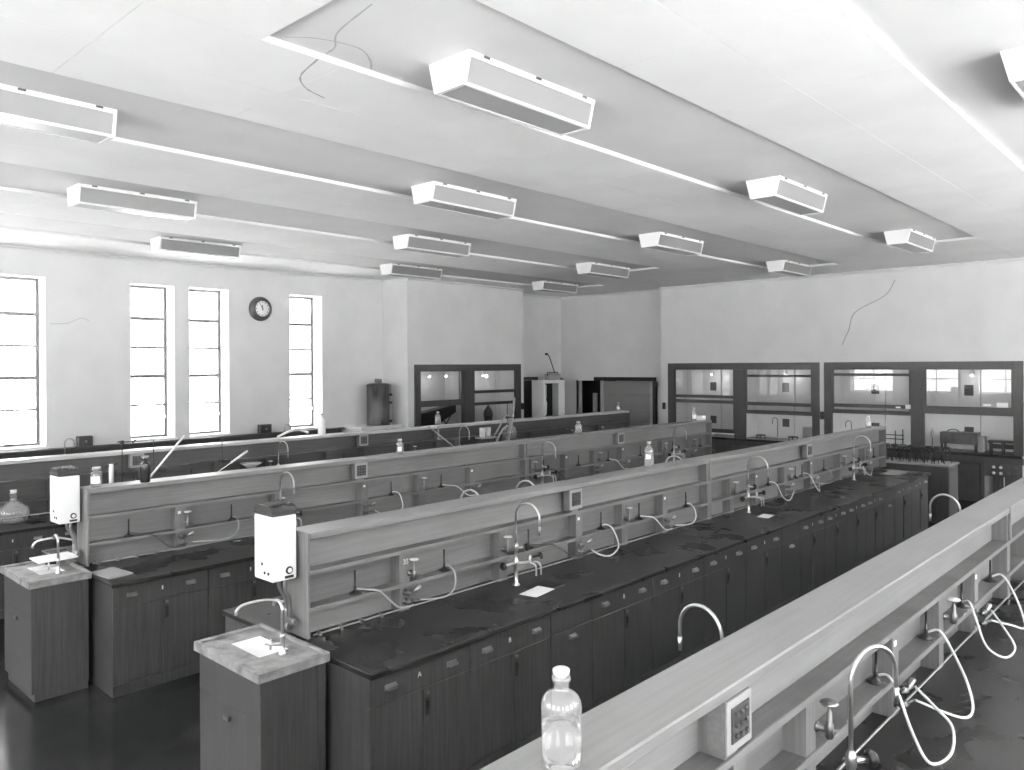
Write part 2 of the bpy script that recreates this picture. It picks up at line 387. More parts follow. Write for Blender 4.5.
for i, (a, b) in enumerate(BACK_WIN):
    t = back_window(i+20, a, b); t['label'] = 'wide steel window in the back wall, %s from the left wall' % ORD[i]; t['group'] = 'windows in the back wall'

# ------------------------------------------------------------------ ceiling light fittings
FL, FT, FB, FD = 1.27, .185, .135, .20
def make_light():
    t = thing('ceiling_light', '', 'ceiling light')
    def face(y): return [(-FT, 0), (FT, 0), (FB, -FD), (-FB, -FD)]
    for y0, y1 in ((0, .012), (FL-.012, FL)):
        part('end_plate', MB().prism(face(0), 'Y', y0, y1), 'white_paint', t)
    fr = MB()
    for sx in (-1, 1):
        fr.prism([(sx*FT, 0), (sx*(FT-.02), 0), (sx*(FT-.028), -.035), (sx*(FT-.008), -.035)], 'Y', .012, FL-.012)
        fr.prism([(sx*FB, -FD), (sx*(FB-.02), -FD), (sx*(FB-.016), -FD+.018), (sx*(FB+.004), -FD+.018)], 'Y', .012, FL-.012)
        for y in (.012, FL-.024):
            fr.prism([(sx*(FT-.008), -.035), (sx*(FT-.022), -.035), (sx*(FB-.010), -FD+.018), (sx*(FB+.004), -FD+.018)], 'Y', y, y+.012)
    fr.box(-FB+.02, FB-.02, .012, .03, -FD, -FD+.012).box(-FB+.02, FB-.02, FL-.03, FL-.012, -FD, -FD+.012)
    part('frame', fr, 'white_paint', t)
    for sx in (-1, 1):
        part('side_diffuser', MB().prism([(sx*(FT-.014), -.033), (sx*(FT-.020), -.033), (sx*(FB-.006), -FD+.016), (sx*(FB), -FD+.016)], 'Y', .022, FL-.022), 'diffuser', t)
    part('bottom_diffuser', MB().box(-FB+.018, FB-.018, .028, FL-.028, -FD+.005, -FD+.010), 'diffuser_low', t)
    for y in (.13, .62, 1.12): part('clip', MB().box(FT-.006, FT+.004, y, y+.05, -.018, -.004), 'dark_metal', t)
    return t
cx = {k: (COF[k][0]+COF[k][1])/2-.10 for k in range(5)}; cx[0] = -.89
LIT = [(1, 3.316, 'largest ceiling light, hanging nearest the top centre'), (1, 7.70, 'ceiling light right of centre, midway between the largest and the hood wall'), (1, 12.05, 'small ceiling light nearest the hood wall on the right'),
       (2, 1.02, 'ceiling light cut by the left edge of the picture'), (2, 5.42, 'ceiling light straight above the far benches, second largest in the centre'), (2, 9.75, 'ceiling light in the centre right, above the two smallest'), (2, 14.0, 'small ceiling light closest to the fume hood wall, centre right'),
       (3, 2.92, 'ceiling light at upper left, second from the left edge'), (3, 7.33, 'middle one of three stacked ceiling lights in the centre'), (3, 11.72, 'small ceiling light above the sliding door'),
       (4, 4.92, 'lowest ceiling light on the left, above the windows'), (4, 9.2, 'ceiling light touching the corner above the small drum, lowest in the centre'), (4, 13.55, 'smallest ceiling light, in the far left corner of the room'),
       (0, 5.6, 'ceiling light cut by the right edge of the picture'), (0, 10.0, 'ceiling light beyond the right edge of the picture')]
proto = None
for k, y, lab in LIT:
    loc = (cx[k], y, ZK)
    if proto is None: proto = make_light(); proto.location = loc; proto['label'] = lab; proto['group'] = 'ceiling light fittings'
    else: clone(proto, loc, 0, lab, 'ceiling light fittings')

# ------------------------------------------------------------------ benches
A, B, ZS, ZW = .112, .856, 1.555, .9
L1, L2, LT = 1.32, 1.09, .022
PW = .09
def letter_mesh(txt, size, mat):
    cu = bpy.data.curves.new('letters', 'FONT'); cu.body = txt; cu.size = size; cu.extrude = .0008; cu.align_x = 'CENTER'
    o = bpy.data.objects.new('letters', cu); C.objects.link(o); dg = bpy.context.evaluated_depsgraph_get()
    me = bpy.data.meshes.new_from_object(o.evaluated_get(dg)); bpy.data.objects.remove(o)
    me.transform(Matrix.Rotation(R(90), 4, 'X')); me.transform(Matrix.Rotation(R(90), 4, 'Z'))
    me.materials.clear(); me.materials.append(MATS[mat]); return me
def rack(bn, xc, y0, y1, posts, side=(1,), joints=(), wood='rack_wood', up_wood='rack_wood_upright', board='rack_board', led='ledge_shade_wood', top='rack_wood'):
    """posts: list of (y near face, 'S' if socket above)"""
    t = thing('reagent_rack', 'wooden two-sided reagent shelf rack running along the %s' % bn, 'shelf rack', (xc, y0, ZW), 0, 'reagent racks')
    Ln = y1-y0; zs = ZS-ZW
    part('top_board', MB().box(-A-.006, A+.006, .02, Ln, zs-.042, zs, .006), top, t)
    ys = sorted([.02]+[y-y0+PW/2 for y, k in posts if y > y0+.1]+[y-y0 for y in joints]+[Ln]); uy = sorted([.02]+[y-y0 for y in joints]+[Ln])
    for rows, z0, z1 in ((ys, .001, L2-ZW-LT/2), (ys, L2-ZW-LT/2, L1-ZW-LT/2), (uy, L1-ZW-LT/2, zs-.042)):
        for a, b in zip(rows[:-1], rows[1:]):
            if b-a > .02: part('back_board', MB().box(-.012, .012, a, b, z0, z1), board, t)
    for sx in (1, -1):
        for z in (L1-ZW, L2-ZW):
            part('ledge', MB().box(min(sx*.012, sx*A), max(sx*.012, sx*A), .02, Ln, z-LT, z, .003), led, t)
            part('ledge_edge', MB().box(min(sx*A, sx*(A+.006)), max(sx*A, sx*(A+.006)), .02, Ln, z-LT-.002, z+.001), wood, t)
    part('end_panel', MB().box(-A-.008, A+.008, 0, .02, .001, zs+.006, .004), up_wood, t)
    part('end_panel', MB().box(-A-.008, A+.008, Ln, Ln+.02, .001, zs+.006, .004), up_wood, t)
    hi = MB().box(.012, A-.006, 0, PW, L2-ZW, L1-ZW-LT).mesh('post', up_wood); lo = MB().box(.012, A-.006, 0, PW, .001, L2-ZW-LT).mesh('post', up_wood)
    up = MB().box(.012, A-.006, 0, PW, L1-ZW, zs-.042).mesh('post', up_wood)
    for y, k in posts:
        put('post', hi, t, (0, y-y0, 0)); put('post', lo, t, (0, y-y0, 0))
        if 'S' in k: put('post', up, t, (0, y-y0-.06, 0))
        if 'n' in k: part('number_plate', MB().box(A-.006, A-.003, .02, .05, L1-ZW-.085, L1-ZW-.06), 'paper', t, (0, y-y0, 0))
        if 'L' in k: put('number', letter_mesh('35', .05, 'paper'), t, (A-.004, y-y0+.055, L1-ZW-.10))
    for y in joints:
        put('post', hi, t, (0, y-y0-.04, 0)); put('post', lo, t, (0, y-y0-.04, 0)); put('post', up, t, (0, y-y0-.06, 0))
        part('joint_strip', MB().box(A-.004, A+.012, -.018, .018, L1-ZW+.001, zs+.003, .002), 'rack_wood', t, (0, y-y0, 0))
    r = MB().tube([(A-.008, .05, .016), (A-.008, Ln-.05, .016)], .0065, 6)
    for i in range(4): r.box(A-.02, A+.012, .08+i*.16, .10+i*.16, .004, .03)
    part('gas_pipe', r, 'steel', t)
    return t
BEN = {'D1': ('nearest bench', -1.318, -1.6, 12.9), 'D2': ('middle bench', -4.338, 2.683, 13.5),
       'D3': ('second-farthest bench', -7.291, 2.416, 13.16), 'D4': ('farthest bench', -10.196, 2.1, 14.76)}
D2P = [(3.416, 'TVL'), (4.409, 'V'), (5.373, 'STn'), (6.068, 'V'), (6.776, 'Tn'), (8.19, 'V'), (8.82, 'n'), (9.649, 'TV'), (10.46, 'STn'), (11.53, 'V'), (12.55, 'TV')]
D3P = [(3.18, 'TVn'), (4.2, 'V'), (5.27, 'STn'), (6.10, 'V'), (6.95, 'Tn'), (8.12, 'V'), (8.87, 'n'), (9.58, 'TV'), (10.30, 'STn'), (11.5, 'V'), (12.4, 'TV')]
D1P = [(.9, 'T'), (2.945, 'V'), (3.962, 'Tn'), (4.748, 'V'), (5.544, 'Tn'), (7.1, 'V'), (7.9, 'Tn'), (9.6, 'T'), (11.2, 'T')]
D4P = [(3.0, 'T'), (4.0, 'S'), (5.0, 'T'), (5.75, 'V'), (6.75, 'T'), (7.45, 'ST'), (8.4, 'V'), (9.4, 'T'), (10.6, 'V'), (11.4, 'T'), (12.6, 'V'), (13.6, 'TV')]
rack(BEN['D1'][0], *BEN['D1'][1:], [(2.36, 'S')]+D1P, joints=(6.53,))
rack(BEN['D2'][0], *BEN['D2'][1:], D2P, joints=(7.714,))
rack(BEN['D3'][0], *BEN['D3'][1:], D3P, joints=(8.04,))
rack(BEN['D4'][0], *BEN['D4'][1:], D4P, joints=(9.0,), wood='dark_rack_wood', up_wood='dark_rack_wood', board='dark_rack_wood', led='dark_rack_wood', top='pale_top')
for k, (bn, xc, y0, y1) in BEN.items():
    ye = y1 if k != 'D2' else 13.25
    o = part('worktop', MB().box(-B, B, -.07, ye-y0+.02, -.035, 0, .005), 'worktop', None, (xc, y0, ZW))
    tag(o, 'dark stained laboratory worktop of the %s' % bn, 'worktop', 'bench worktops')

# sockets on the racks
def socket(xc, y, lab):
    t = thing('power_socket', lab, 'socket', (xc+A, y, L1+.022), 0, 'power sockets on the racks')
    part('back_box', MB().box(-.06, .004, 0, .17, 0, .17), 'rack_wood', t)
    part('face_plate', MB().box(.004, .012, .0, .17, 0, .17, .002), 'outlet_plate', t)
    p = part('outlet_panel', MB().box(.012, .017, .025, .145, .03, .145, .001), 'bakelite', t)
    for i in range(3):
        for j in range(3): part('terminal', MB().cyl((.017, .05+.035*i, .052+.035*j), .007, .010, 'X', 8), 'dull_brass', p)
socket(-1.318, 2.285, 'socket panel on the bright nearest rack')
socket(-4.338, 5.27, 'socket panel on the middle rack near the tall faucet'); socket(-4.338, 10.32, 'socket panel at the far end of the middle rack')
socket(-7.291, 5.17, 'socket panel on the rack behind, left of its middle'); socket(-7.291, 10.18, 'socket panel near the far end of the rack behind')
socket(-10.196, 3.9, 'socket panel on the rack in front of the windows, left'); socket(-10.196, 7.35, 'socket panel on the rack in front of the windows, centre')

# ---- cabinets
CF = B-.03
def cabinet(xc, y, wd, kind, lab, lett=None, sgn=1, marks=True):
    """front at local x = 0 (towards +X), local y from 0 to wd"""
    t = thing('bench_cabinet', lab, 'cabinet', (xc+CF, y, 0), 0, 'bench cabinets')
    def mm(key, fn, mat):
        if key not in pc: pc[key] = fn().mesh(key[0], mat)
        return pc[key]
    w2 = round(wd, 3)
    put('body', mm(('body', w2), lambda: MB().box(-.60, -.018, .001, w2-.001, .09, ZW-.036), 'cabinet_wood'), t)
    put('plinth', mm(('plinth', w2), lambda: MB().box(-.60, -.004, .001, w2-.001, 0, .09), 'cabinet_wood'), t)
    dz0, dz1 = .70, ZW-.038
    g = .003
    pull = lambda: MB().box(-.001, .006, -.04, .04, -.016, .016, .001).prism([(.006, .014), (.026, .008), (.030, -.008), (.024, -.010), (.020, .004), (.006, .008)][::1] and [(.006, .014), (.028, .006), (.028, -.012), (.022, -.012), (.020, .002), (.006, .006)], 'Y', -.034, .034)
    if kind == 'D':
        d = put('drawer', mm(('drawer', w2), lambda: MB().box(-.018, 0, g, w2-g, dz0, dz1, .002), 'cabinet_wood'), t)
        for f in (.19, .80):
            put('handle', mm(('handle',), pull, 'bright_metal'), d, (0, w2*f, .785))
        if lett: put('letter', letter_mesh(lett, .045, 'paper'), d, (.0005, w2*.47, .775))
        elif marks: put('label_plate', mm(('label_plate',), lambda: MB().box(0, .002, -.006, .006, -.016, .016), 'paper'), d, (0, w2*.5, .79))
        for i, (a, b) in enumerate(((g, w2*.5-g/2), (w2*.5+g/2, w2-g))):
            q = put('door', mm(('door', round(b-a, 3)), lambda: MB().box(-.018, 0, 0, b-a, .095, dz0-.004, .002), 'cabinet_wood'), t, (0, a, 0))
            if i == 1:
                put('stile', mm(('stile',), lambda: MB().box(0, .006, 0, .065, .095, dz0-.006, .001), 'cabinet_wood'), q, (0, 0, 0))
                put('lock', mm(('lock',), lambda: MB().box(.006, .010, .014, .044, dz0-.16, dz0-.06).box(.010, .020, .022, .036, dz0-.12, dz0-.07), 'black'), q)
                put('catch', mm(('catch',), lambda: MB().cyl((.006, .03, dz0-.03), .012, .008, 'X', 10), 'dull_brass'), q)
    else:
        put('top_panel', mm(('top_panel', w2), lambda: MB().box(-.018, 0, g, w2-g, dz0+.005, dz1, .002), 'cabinet_wood'), t)
        q = put('door', mm(('sdoor', w2), lambda: MB().box(-.018, 0, g, w2-g, .095, dz0, .002), 'cabinet_wood'), t)
        put('handle', mm(('handle',), pull, 'bright_metal'), q, (0, w2*.5, .645))
    return t
D2Y = [2.62, 3.385, 4.17, 4.65, 5.46, 6.30, 7.115, 7.93, 8.39, 9.085, 9.78, 10.46, 11.12, 11.60, 12.37, 13.2]
D2K = 'DDSDDDDSDDDDSDD'
for i, kd in enumerate(D2K):
    nm = 'drawer and door' if kd == 'D' else 'narrow single-door'
    cabinet(-4.338, D2Y[i], D2Y[i+1]-D2Y[i], kd, 'dark wooden %s cabinet, %s from the sink end of the middle bench' % (nm, ORD[i]), {0: 'A', 1: 'B'}.get(i))
o = [2.36, 3.14, 3.92, 4.39, 5.2, 6.0]
for i, kd in enumerate('DDSDD'): cabinet(-7.291, o[i], o[i+1]-o[i], kd, 'dark wooden cabinet, %s from the sink end of the bench behind' % ORD[i])
o = [2.05, 2.83, 3.61, 4.08, 4.9]
for i, kd in enumerate('DDSD'): cabinet(-10.196, o[i], o[i+1]-o[i], kd, 'dark wooden cabinet, %s from the near end of the bench before the windows' % ORD[i])
for k, ya in (('D1', -1.6), ('D2', 13.2), ('D3', 6.0), ('D4', 4.9)):
    bn, xc, y0, y1 = BEN[k]; ye = y1-.03 if k != 'D2' else 13.2
    m = MB()
    m.box(-CF, .22, y0-.055, ye, .09, ZW-.036).box(-CF+.01, .22, y0-.05, ye-.01, 0, .09)
    if k != 'D2':
        m.box(.2215, CF, ya+.002, ye, .09, ZW-.036).box(.2215, CF-.01, ya+.002, ye-.01, 0, .09)
    else: pass
    o = part('bench_carcass', m, 'cabinet_wood', None, (xc, 0, 0)); tag(o, 'dark wooden base carcass under the %s' % bn, 'bench base', 'bench bases')

# ---- sink units with water heaters at the bench ends
def sink_unit(bn, xc, y0, labs):
    xa, xb, ya, yb = xc-.27, xc+.49, y0-.54, y0-.09
    t = thing('sink_cabinet', labs[0], 'cabinet', ((xa+xb)/2, ya, 0), 0, 'end sinks')
    hw = (xb-xa)/2-.03; dp = yb-ya
    part('body', MB().box(-hw, hw, .04, dp-.02, .07, ZW-.011), 'cabinet_wood', t)
    part('plinth', MB().box(-hw+.01, hw-.006, .045, dp-.02, 0, .07), 'cabinet_wood', t)
    part('top_panel', MB().box(-hw, hw-.02, .022, .04, .66, ZW-.015, .002), 'cabinet_wood', t)
    d = part('door', MB().box(-hw, hw-.02, .022, .04, .08, .655, .002), 'cabinet_wood', t)
    part('handle', MB().box(-.03, .03, .002, .022, .58, .61, .004), 'dull_brass', d)
    part('corner_post', MB().box(hw-.019, hw+.001, .02, .04, .07, ZW-.015).box(hw, hw+.012, .02, .09, .07, ZW-.015), 'cabinet_wood', t)
    part('end_stile', MB().box(hw, hw+.012, dp-.07, dp-.02, .07, ZW-.015), 'cabinet_wood', t)
    s = thing('sink', labs[1], 'sink', ((xa+xb)/2, ya, ZW-.01), 0, 'end sinks')
    hw = (xb-xa)/2; h = .05
    # slab with rim and a bowl hole
    bx0, bx1, by0, by1 = -.21, .12, .15, .34
    m = MB().box(-hw, bx0, 0, dp, 0, h-.012).box(bx1, hw, 0, dp, 0, h-.012).box(bx0, bx1, 0, by0, 0, h-.012).box(bx0, bx1, by1, dp, 0, h-.012)
    m.box(-hw, hw, 0, .03, h-.012, h+.004, .003).box(-hw, hw, dp-.03, dp, h-.012, h+.004, .003).box(-hw, -hw+.03, .03, dp-.03, h-.012, h+.004, .003).box(hw-.03, hw, .03, dp-.03, h-.012, h+.004, .003)
    part('slab', m, 'sink_stone', s)
    b = MB().box(bx0, bx1, by0, by1, -.015, .0).box(bx0, bx0+.008, by0, by1, .0, h-.012).box(bx1-.008, bx1, by0, by1, .0, h-.012).box(bx0, bx1, by0, by0+.008, .0, h-.012).box(bx0, bx1, by1-.008, by1, .0, h-.012)
    part('bowl', b, 'enamel', s)
    # sink tap
    f = thing('sink_tap', labs[2], 'faucet', ((xa+xb)/2+.17, ya+.27, ZW-.01+h-.012), 0, 'end sinks')
    part('pillar', MB().lathe([(.024, 0), (.024, .01), (.014, .02), (.013, .09), (.017, .1), (.013, .12)], n=12), 'chrome', f)
    part('spout', MB().tube([(0, 0, .10), (0, 0, .25)]+arc((-.05, 0, .25), .05, 0, 165, 10, (1, 0, 0), (0, 0, 1)), .010, 8), 'chrome', f)
    part('lever', MB().tube([(0, 0, .06), (-.03, -.06, .065)], .012, 8).tube([(-.06, -.075, .065), (0.0, -.045, .065)], .007, 6).tube([(-.03, -.06, .035), (-.03, -.06, .095)], .007, 6), 'chrome', f)
    # heater
    hx, hy = xc-.07, y0-.108
    t = thing('water_heater', labs[3], 'water heater', (hx, hy, 1.275), 0, 'water heaters')
    part('casing', MB().box(-.108, .108, -.085, .085, .0, .40, .008), 'enamel', t)
    part('lid_band', MB().box(-.112, .112, -.088, .088, .40, .425, .006), 'dark_lid', t)
    m = MB(); n = 14
    m.prism([(-.11, .425), (-.095, .448), (-.06, .462), (.06, .462), (.095, .448), (.11, .425)], 'Y', -.085, .085)
    part('lid', m, 'dark_lid', t)
    for i in range(5): part('lid_rib', MB().box(-.075, .075, -.062+i*.03, -.050+i*.03, .455, .468, .002), 'dark_metal', t)
    for i in range(4): part('flute', MB().box(-.066+i*.036, -.058+i*.036, -.0885, -.085, .12, .36, .001), 'enamel', t)
    part('gauge', MB().lathe([(.024, 0), (.024, .006), (.018, .008), (.0, .008)], (.108, .03, .06), 16, True, 'X'), 'dark_metal', t)
    part('gauge_dial', MB().cyl((.1165, .03, .06), .015, .001, 'X', 14), 'enamel', t)
    part('badge', MB().box(.108, .111, .0, .06, .012, .028), 'dark_metal', t)
    for z, x in ((.10, -.01), (.05, .02), (.05, .065)): part('vent_hole', MB().cyl((x, -.089, z), .010, .004, 'Y', 10), 'black', t)
    p = MB().tube(spline([(.03, .0, .002), (.03, .01, -.06), (.02, .05, -.13), (.02, .062, -.2)]), .012, 8)
    p.tube(spline([(.075, .02, .002), (.075, .02, -.06), (.06, .055, -.12), (.055, .065, -.2), (.055, .065, -.32)]), .012, 8)
    p.tube(spline([(.02, .062, -.2), (.02, .065, -.33)]), .014, 8).box(0, .1, .05, .085, -.29, -.25, .005)
    for y in (0, ): p.cyl((.03, .062, -.31), .026, .03, 'X', 10).cyl((.10, .062, -.27), .018, .03, 'X', 10)
    part('supply_pipes', p, 'steel', t)
    part('swivel_spout', MB().tube(spline([(.02, .05, -.16), (-.02, -.06, -.13), (-.06, -.18, -.14), (-.075, -.22, -.17), (-.078, -.225, -.2)]), .009, 8), 'chrome', t)
    return t
sink_unit('middle', -4.338, 2.683, ('wooden sink cabinet at the near end of the middle bench', 'pale stained stone sink on the cabinet under the nearer water heater', 'chrome swan-neck tap on the nearer stone sink', 'larger white box water heater with dark lid, at the near end of the middle bench'))
sink_unit('behind', -7.291, 2.416, ('wooden sink cabinet at the near end of the bench behind, left', 'pale stone sink at far left, under the smaller-looking water heater', 'chrome swan-neck tap on the left stone sink', 'white box water heater with dark lid at the left, end of the bench behind'))

# ---- tall lab faucets
def lab_faucet(x, y, lab, phi, lowspouts=True, up=0.):
    t = thing('laboratory_faucet', lab, 'faucet', (x, y, ZW), 0, 'swan-neck laboratory faucets')
    part('column', MB().lathe([(.03, 0), (.03, .008), (.016, .02), (.016, .15), (.021, .155), (.021, .19), (.015, .2), (.015, .27), (.02, .275), (.02, .31), (.010, .33)], n=12), 'chrome', t)
    u = (math.cos(R(phi)), math.sin(R(phi)), 0); rr = .115; zt = .645-rr+up
    pts = [(0, 0, .3), (0, 0, zt)]+arc((u[0]*rr, u[1]*rr, zt), rr, 180, -5, 14, u, (0, 0, 1))
    e = pts[-1]; pts.append((e[0], e[1], e[2]-.05))
    part('swan_neck', MB().tube(pts, .0085, 8), 'chrome', t)
    part('nozzle', MB().tube([(e[0], e[1], e[2]-.04), (e[0], e[1], e[2]-.10)], [.011, .007], 8), 'chrome', t)
    def arm(d, z, ln, nm):
        a = part(nm, MB().tube([(0, 0, z), (d[0]*ln, d[1]*ln, z+d[2]*ln)], .012, 8), 'chrome', t)
        e0 = Vector((d[0]*ln, d[1]*ln, z+d[2]*ln)); dv = Vector(d).normalized()
        part('handwheel', MB().tube([e0-dv*.004, e0+dv*.006, e0+dv*.02, e0+dv*.03], [.020, .03, .03, .02], 12), 'black', a)
    arm((0, -1, 0), .172, .13, 'arm'); arm((.55, .83, 0), .29, .07, 'arm')
    side = part('arm', MB().tube([(0, 0, .172), (.06, .09, .175)], .012, 8).tube([(.06, .09, .15), (.06, .09, .23)], .013, 8), 'chrome', t)
    part('handwheel', MB().tube([(.07, .11, .21), (.1, .15, .215), (.103, .154, .216), (.115, .17, .218), (.118, .174, .218)], [.01, .01, .028, .028, .016], 12), 'black', side)
    if lowspouts:
        for q in (0, .055):
            part('low_spout', MB().tube(spline([(.05, .085+q, .165), (.085, .10+q, .165), (.105, .11+q, .14), (.108, .112+q, .07)]), .008, 8), 'chrome', t)
    return t
lab_faucet(-4.075, 4.43, 'tall swan-neck faucet with black wheels on the middle bench, nearest its sink end', 3)
lab_faucet(-4.10, 8.37, 'tall swan-neck faucet halfway along the middle bench', 3)
lab_faucet(-4.10, 11.71, 'tall swan-neck faucet at the far end of the middle bench', 3)
lab_faucet(-1.005, 2.83, 'tall swan-neck faucet with black wheels on the bright nearest bench, lower right', 68, True, .03)
lab_faucet(-1.60, 3.02, 'swan-neck faucet hooking over behind the nearest rack, left one', 170)
lab_faucet(-1.60, 6.88, 'swan-neck faucet hooking over behind the nearest rack, far right one', 170)
lab_faucet(-7.02, 4.16, 'tall swan-neck faucet just behind the larger water heater', 3)
lab_faucet(-7.02, 8.17, 'tall swan-neck faucet halfway along the bench behind', 3)
lab_faucet(-7.02, 11.6, 'tall swan-neck faucet at the far end of the bench behind', 3)
lab_faucet(-9.92, 5.85, 'tall swan-neck faucet on the bench before the windows, left one', 3)
lab_faucet(-9.92, 9.35, 'tall swan-neck faucet on the bench before the windows, beside the white cups', 3)
for x, y, lab in ((-4.6, 4.6, 'behind the middle rack, left one'), (-4.6, 5.3, 'behind the middle rack, centre'), (-4.6, 7.85, 'behind the middle rack, far one')):
    lab_faucet(x-.02, y, 'swan-neck faucet hooking %s' % lab, 185)

# ---- sink slots and paper on the middle worktop
for i, (y, xx) in enumerate(((4.55, -3.84), (8.42, -3.86), (11.75, -3.86))):
    tag(part('drip_cup', MB().box(-.10, .10, -.13, .13, 0, .003).box(-.07, .07, -.10, .10, .003, .004), 'black', None, (xx-.06, y, ZW)), 'black drip cup let into the middle worktop, %s from the sink end' % ORD[i], 'drip cup', 'drip cups')
for i, (x, y, rz, l, w_) in enumerate(((-3.835, 4.40, .15, .26, .15), (-3.85, 8.28, .1, .22, .13))):
    m = MB().box(-w_/2, w_/2, -l/2, l/2, 0, .0015)
    o = part('paper_sheet', m, 'paper', None, (x, y, ZW+.0045)); o.rotation_euler.z = rz
    tag(o, ('white paper sheet lying in front of the nearer tall faucet of the middle bench', 'white paper sheet by the halfway faucet of the middle bench')[i], 'paper', 'paper sheets')
o = part('paper_sheet', MB().box(-.13, .13, -.3, .3, 0, .002), 'tin_grey', None, (-3.9, 12.9, ZW+.001)); tag(o, 'pale sheet lying on the far end of the middle worktop', 'paper', 'paper sheets')

# ---- gas taps, valves, burners with hoses
def gas_tap(xc, y, lab):
    t = thing('gas_tap', lab, 'gas tap', (xc+A-.006, y, 0), 0, 'double gas taps')
    for z in (.965, 1.03):
        part('flange', MB().lathe([(.022, 0), (.022, .006), (.012, .01), (.012, .03)], (0, 0, z), 10, True, 'X'), 'dull_brass', t)
        part('body', MB().tube([(.03, -.02, z), (.045, .0, z), (.045, .03, z)], .013, 8).tube([(.045, .0, z-.02), (.045, .0, z+.022)], .010, 8), 'dull_brass', t)
        part('nozzle', MB().tube([(.045, .03, z), (.055, .06, z+.004), (.065, .085, z+.004)], [.010, .008, .005], 8), 'dull_brass', t)
    part('lever', MB().tube([(.05, .05, 1.036), (.055, .095, 1.062)], [.008, .016], 8), 'chrome', t)
    return t
def valve(xc, y, lab, white=True, z=1.15):
    t = thing('steam_valve', lab, 'valve', (xc+A-.006, y, z), 0, 'small hand valves')
    part('flange', MB().lathe([(.022, 0), (.022, .006), (.012, .01), (.012, .05)], (0, 0, 0), 10, True, 'X'), 'dull_brass', t)
    part('body', MB().lathe([(.014, -.03), (.018, -.02), (.018, .02), (.011, .03), (.011, .07), (.006, .075), (.006, .10)], (.05, 0, 0), 10), 'dull_brass', t)
    part('handwheel', MB().lathe([(.0, .098), (.03, .098), (.036, .104), (.03, .111), (.0, .113)], (.05, 0, 0), 14), 'porcelain' if white else 'steel', t)
    part('outlet', MB().tube([(.05, 0, -.01), (.055, .04, -.015), (.06, .07, -.02)], [.010, .008, .005], 8), 'dull_brass', t)
    return t
burner_meshes = None
def bunsen(x, y, z, lab, hose_pts, hmat, parent_label=None):
    global burner_meshes
    if burner_meshes is None:
        burner_meshes = (MB().lathe([(.043, 0), (.043, .006), (.03, .012), (.014, .022), (.010, .03)], n=14).mesh('foot', 'dark_metal'),
                         MB().lathe([(.010, .028), (.010, .05), (.0065, .052), (.0065, .15), (.0075, .15), (.0075, .155), (.0, .155)], n=10).mesh('barrel', 'dark_metal'))
    t = thing('bunsen_burner', lab, 'burner', (x, y, z), 0, 'burners on the racks')
    put('foot', burner_meshes[0], t); put('barrel', burner_meshes[1], t)
    if hose_pts:
        pts = [(p[0]-x, p[1]-y, p[2]-z) for p in hose_pts]
        part('hose', MB().tube(spline(pts, 6), .0065, 6), hmat, t)
    return t
def hose_short(xc, yb, yt, zn=.97, sag=.0):
    f = xc+A; d = 1 if yt > yb else -1
    n = (f+.062, yt+.085, zn)
    if d > 0: return [(f-.06, yb+.012, L2+.03), (f-.02, yb+.07, L2+.02), (f+.02, yb+.16*abs(yt-yb)/.4, L2-.005), (f+.06, yb+.7*(yt-yb), .965-sag), (f+.07, yt-.02, .95), (f+.085, yt+.05, .955), n][:-2]+[(f+.06, yt+.02, .95)]
    return [(f-.06, yb, L2+.03), (f-.02, yb+.02, L2+.035), (f+.03, yb+.03, L2-.01), (f+.07, yb-.01, .99-sag), (f+.085, yt+.7*(yb-yt), .95), n]
def hose_loop(xc, yb, yt, out=.16):
    f = xc+A; n = (f+.062, yt+.085, .97)
    return [(f-.06, yb, L2+.03), (f-.02, yb+.04, L2+.04), (f+.04, yb+.06, L2), (f+out*.8, yb+.02, .96), (f+out, (yb*2+yt)/3-.02, ZW+.01), (f+out*.8, (yb+2*yt)/3, ZW+.03), n]
def fit(bk, bn, xc, posts, burners):
    it = iv = 0
    for y, k in posts:
        if 'T' in k: gas_tap(xc, y+.045, 'double brass gas tap, %s from the near end of the %s' % (ORD[it], bn)); it += 1
        if 'V' in k: valve(xc, y+.045+(.045 if 'T' in k else 0), 'small pale-topped valve, %s from the near end of the %s' % (ORD[iv], bn)); iv += 1
    for i, (y, yt, mode, hm) in enumerate(burners):
        hp = None
        if mode == 's': hp = hose_short(xc, y, yt+.045)
        elif mode == 'l': hp = hose_loop(xc, y, yt+.045)
        elif mode == 'L': hp = hose_loop(xc, y, yt+.045, .24)
        bunsen(xc+A-.052, y, L2, 'dark burner on the rack, %s from the near end of the %s' % (ORD[i], bn), hp, hm)
fit('D2', BEN['D2'][0], -4.338, D2P, [(3.08, 3.416, 's', 'grey_rubber'), (3.87, 3.416, 's', 'grey_rubber'), (4.80, 5.373, 's', 'dark_rubber'), (5.80, 5.373, 'l', 'white_rubber'), (6.42, 6.776, 's', 'white_rubber'), (7.30, 6.776, 's', 'white_rubber'),
     (9.27, 9.649, 'l', 'white_rubber'), (10.08, 9.649, '', ''), (10.30, 10.46, 'l', 'white_rubber'), (11.05, 10.46, 's', 'grey_rubber'), (12.2, 12.55, 'l', 'white_rubber'), (13.1, 12.55, '', '')])
fit('D3', BEN['D3'][0], -7.291, D3P, [(2.78, 3.18, 's', 'dark_rubber'), (3.75, 3.18, 's', 'grey_rubber'), (5.72, 5.27, 'l', 'white_rubber'), (6.50, 6.95, 's', 'white_rubber'), (8.45, 8.87, 's', 'dark_rubber'), (9.25, 9.58, '', ''), (10.0, 10.3, 's', 'white_rubber'), (10.9, 10.3, '', ''), (11.9, 12.4, '', ''), (12.85, 12.4, '', '')])
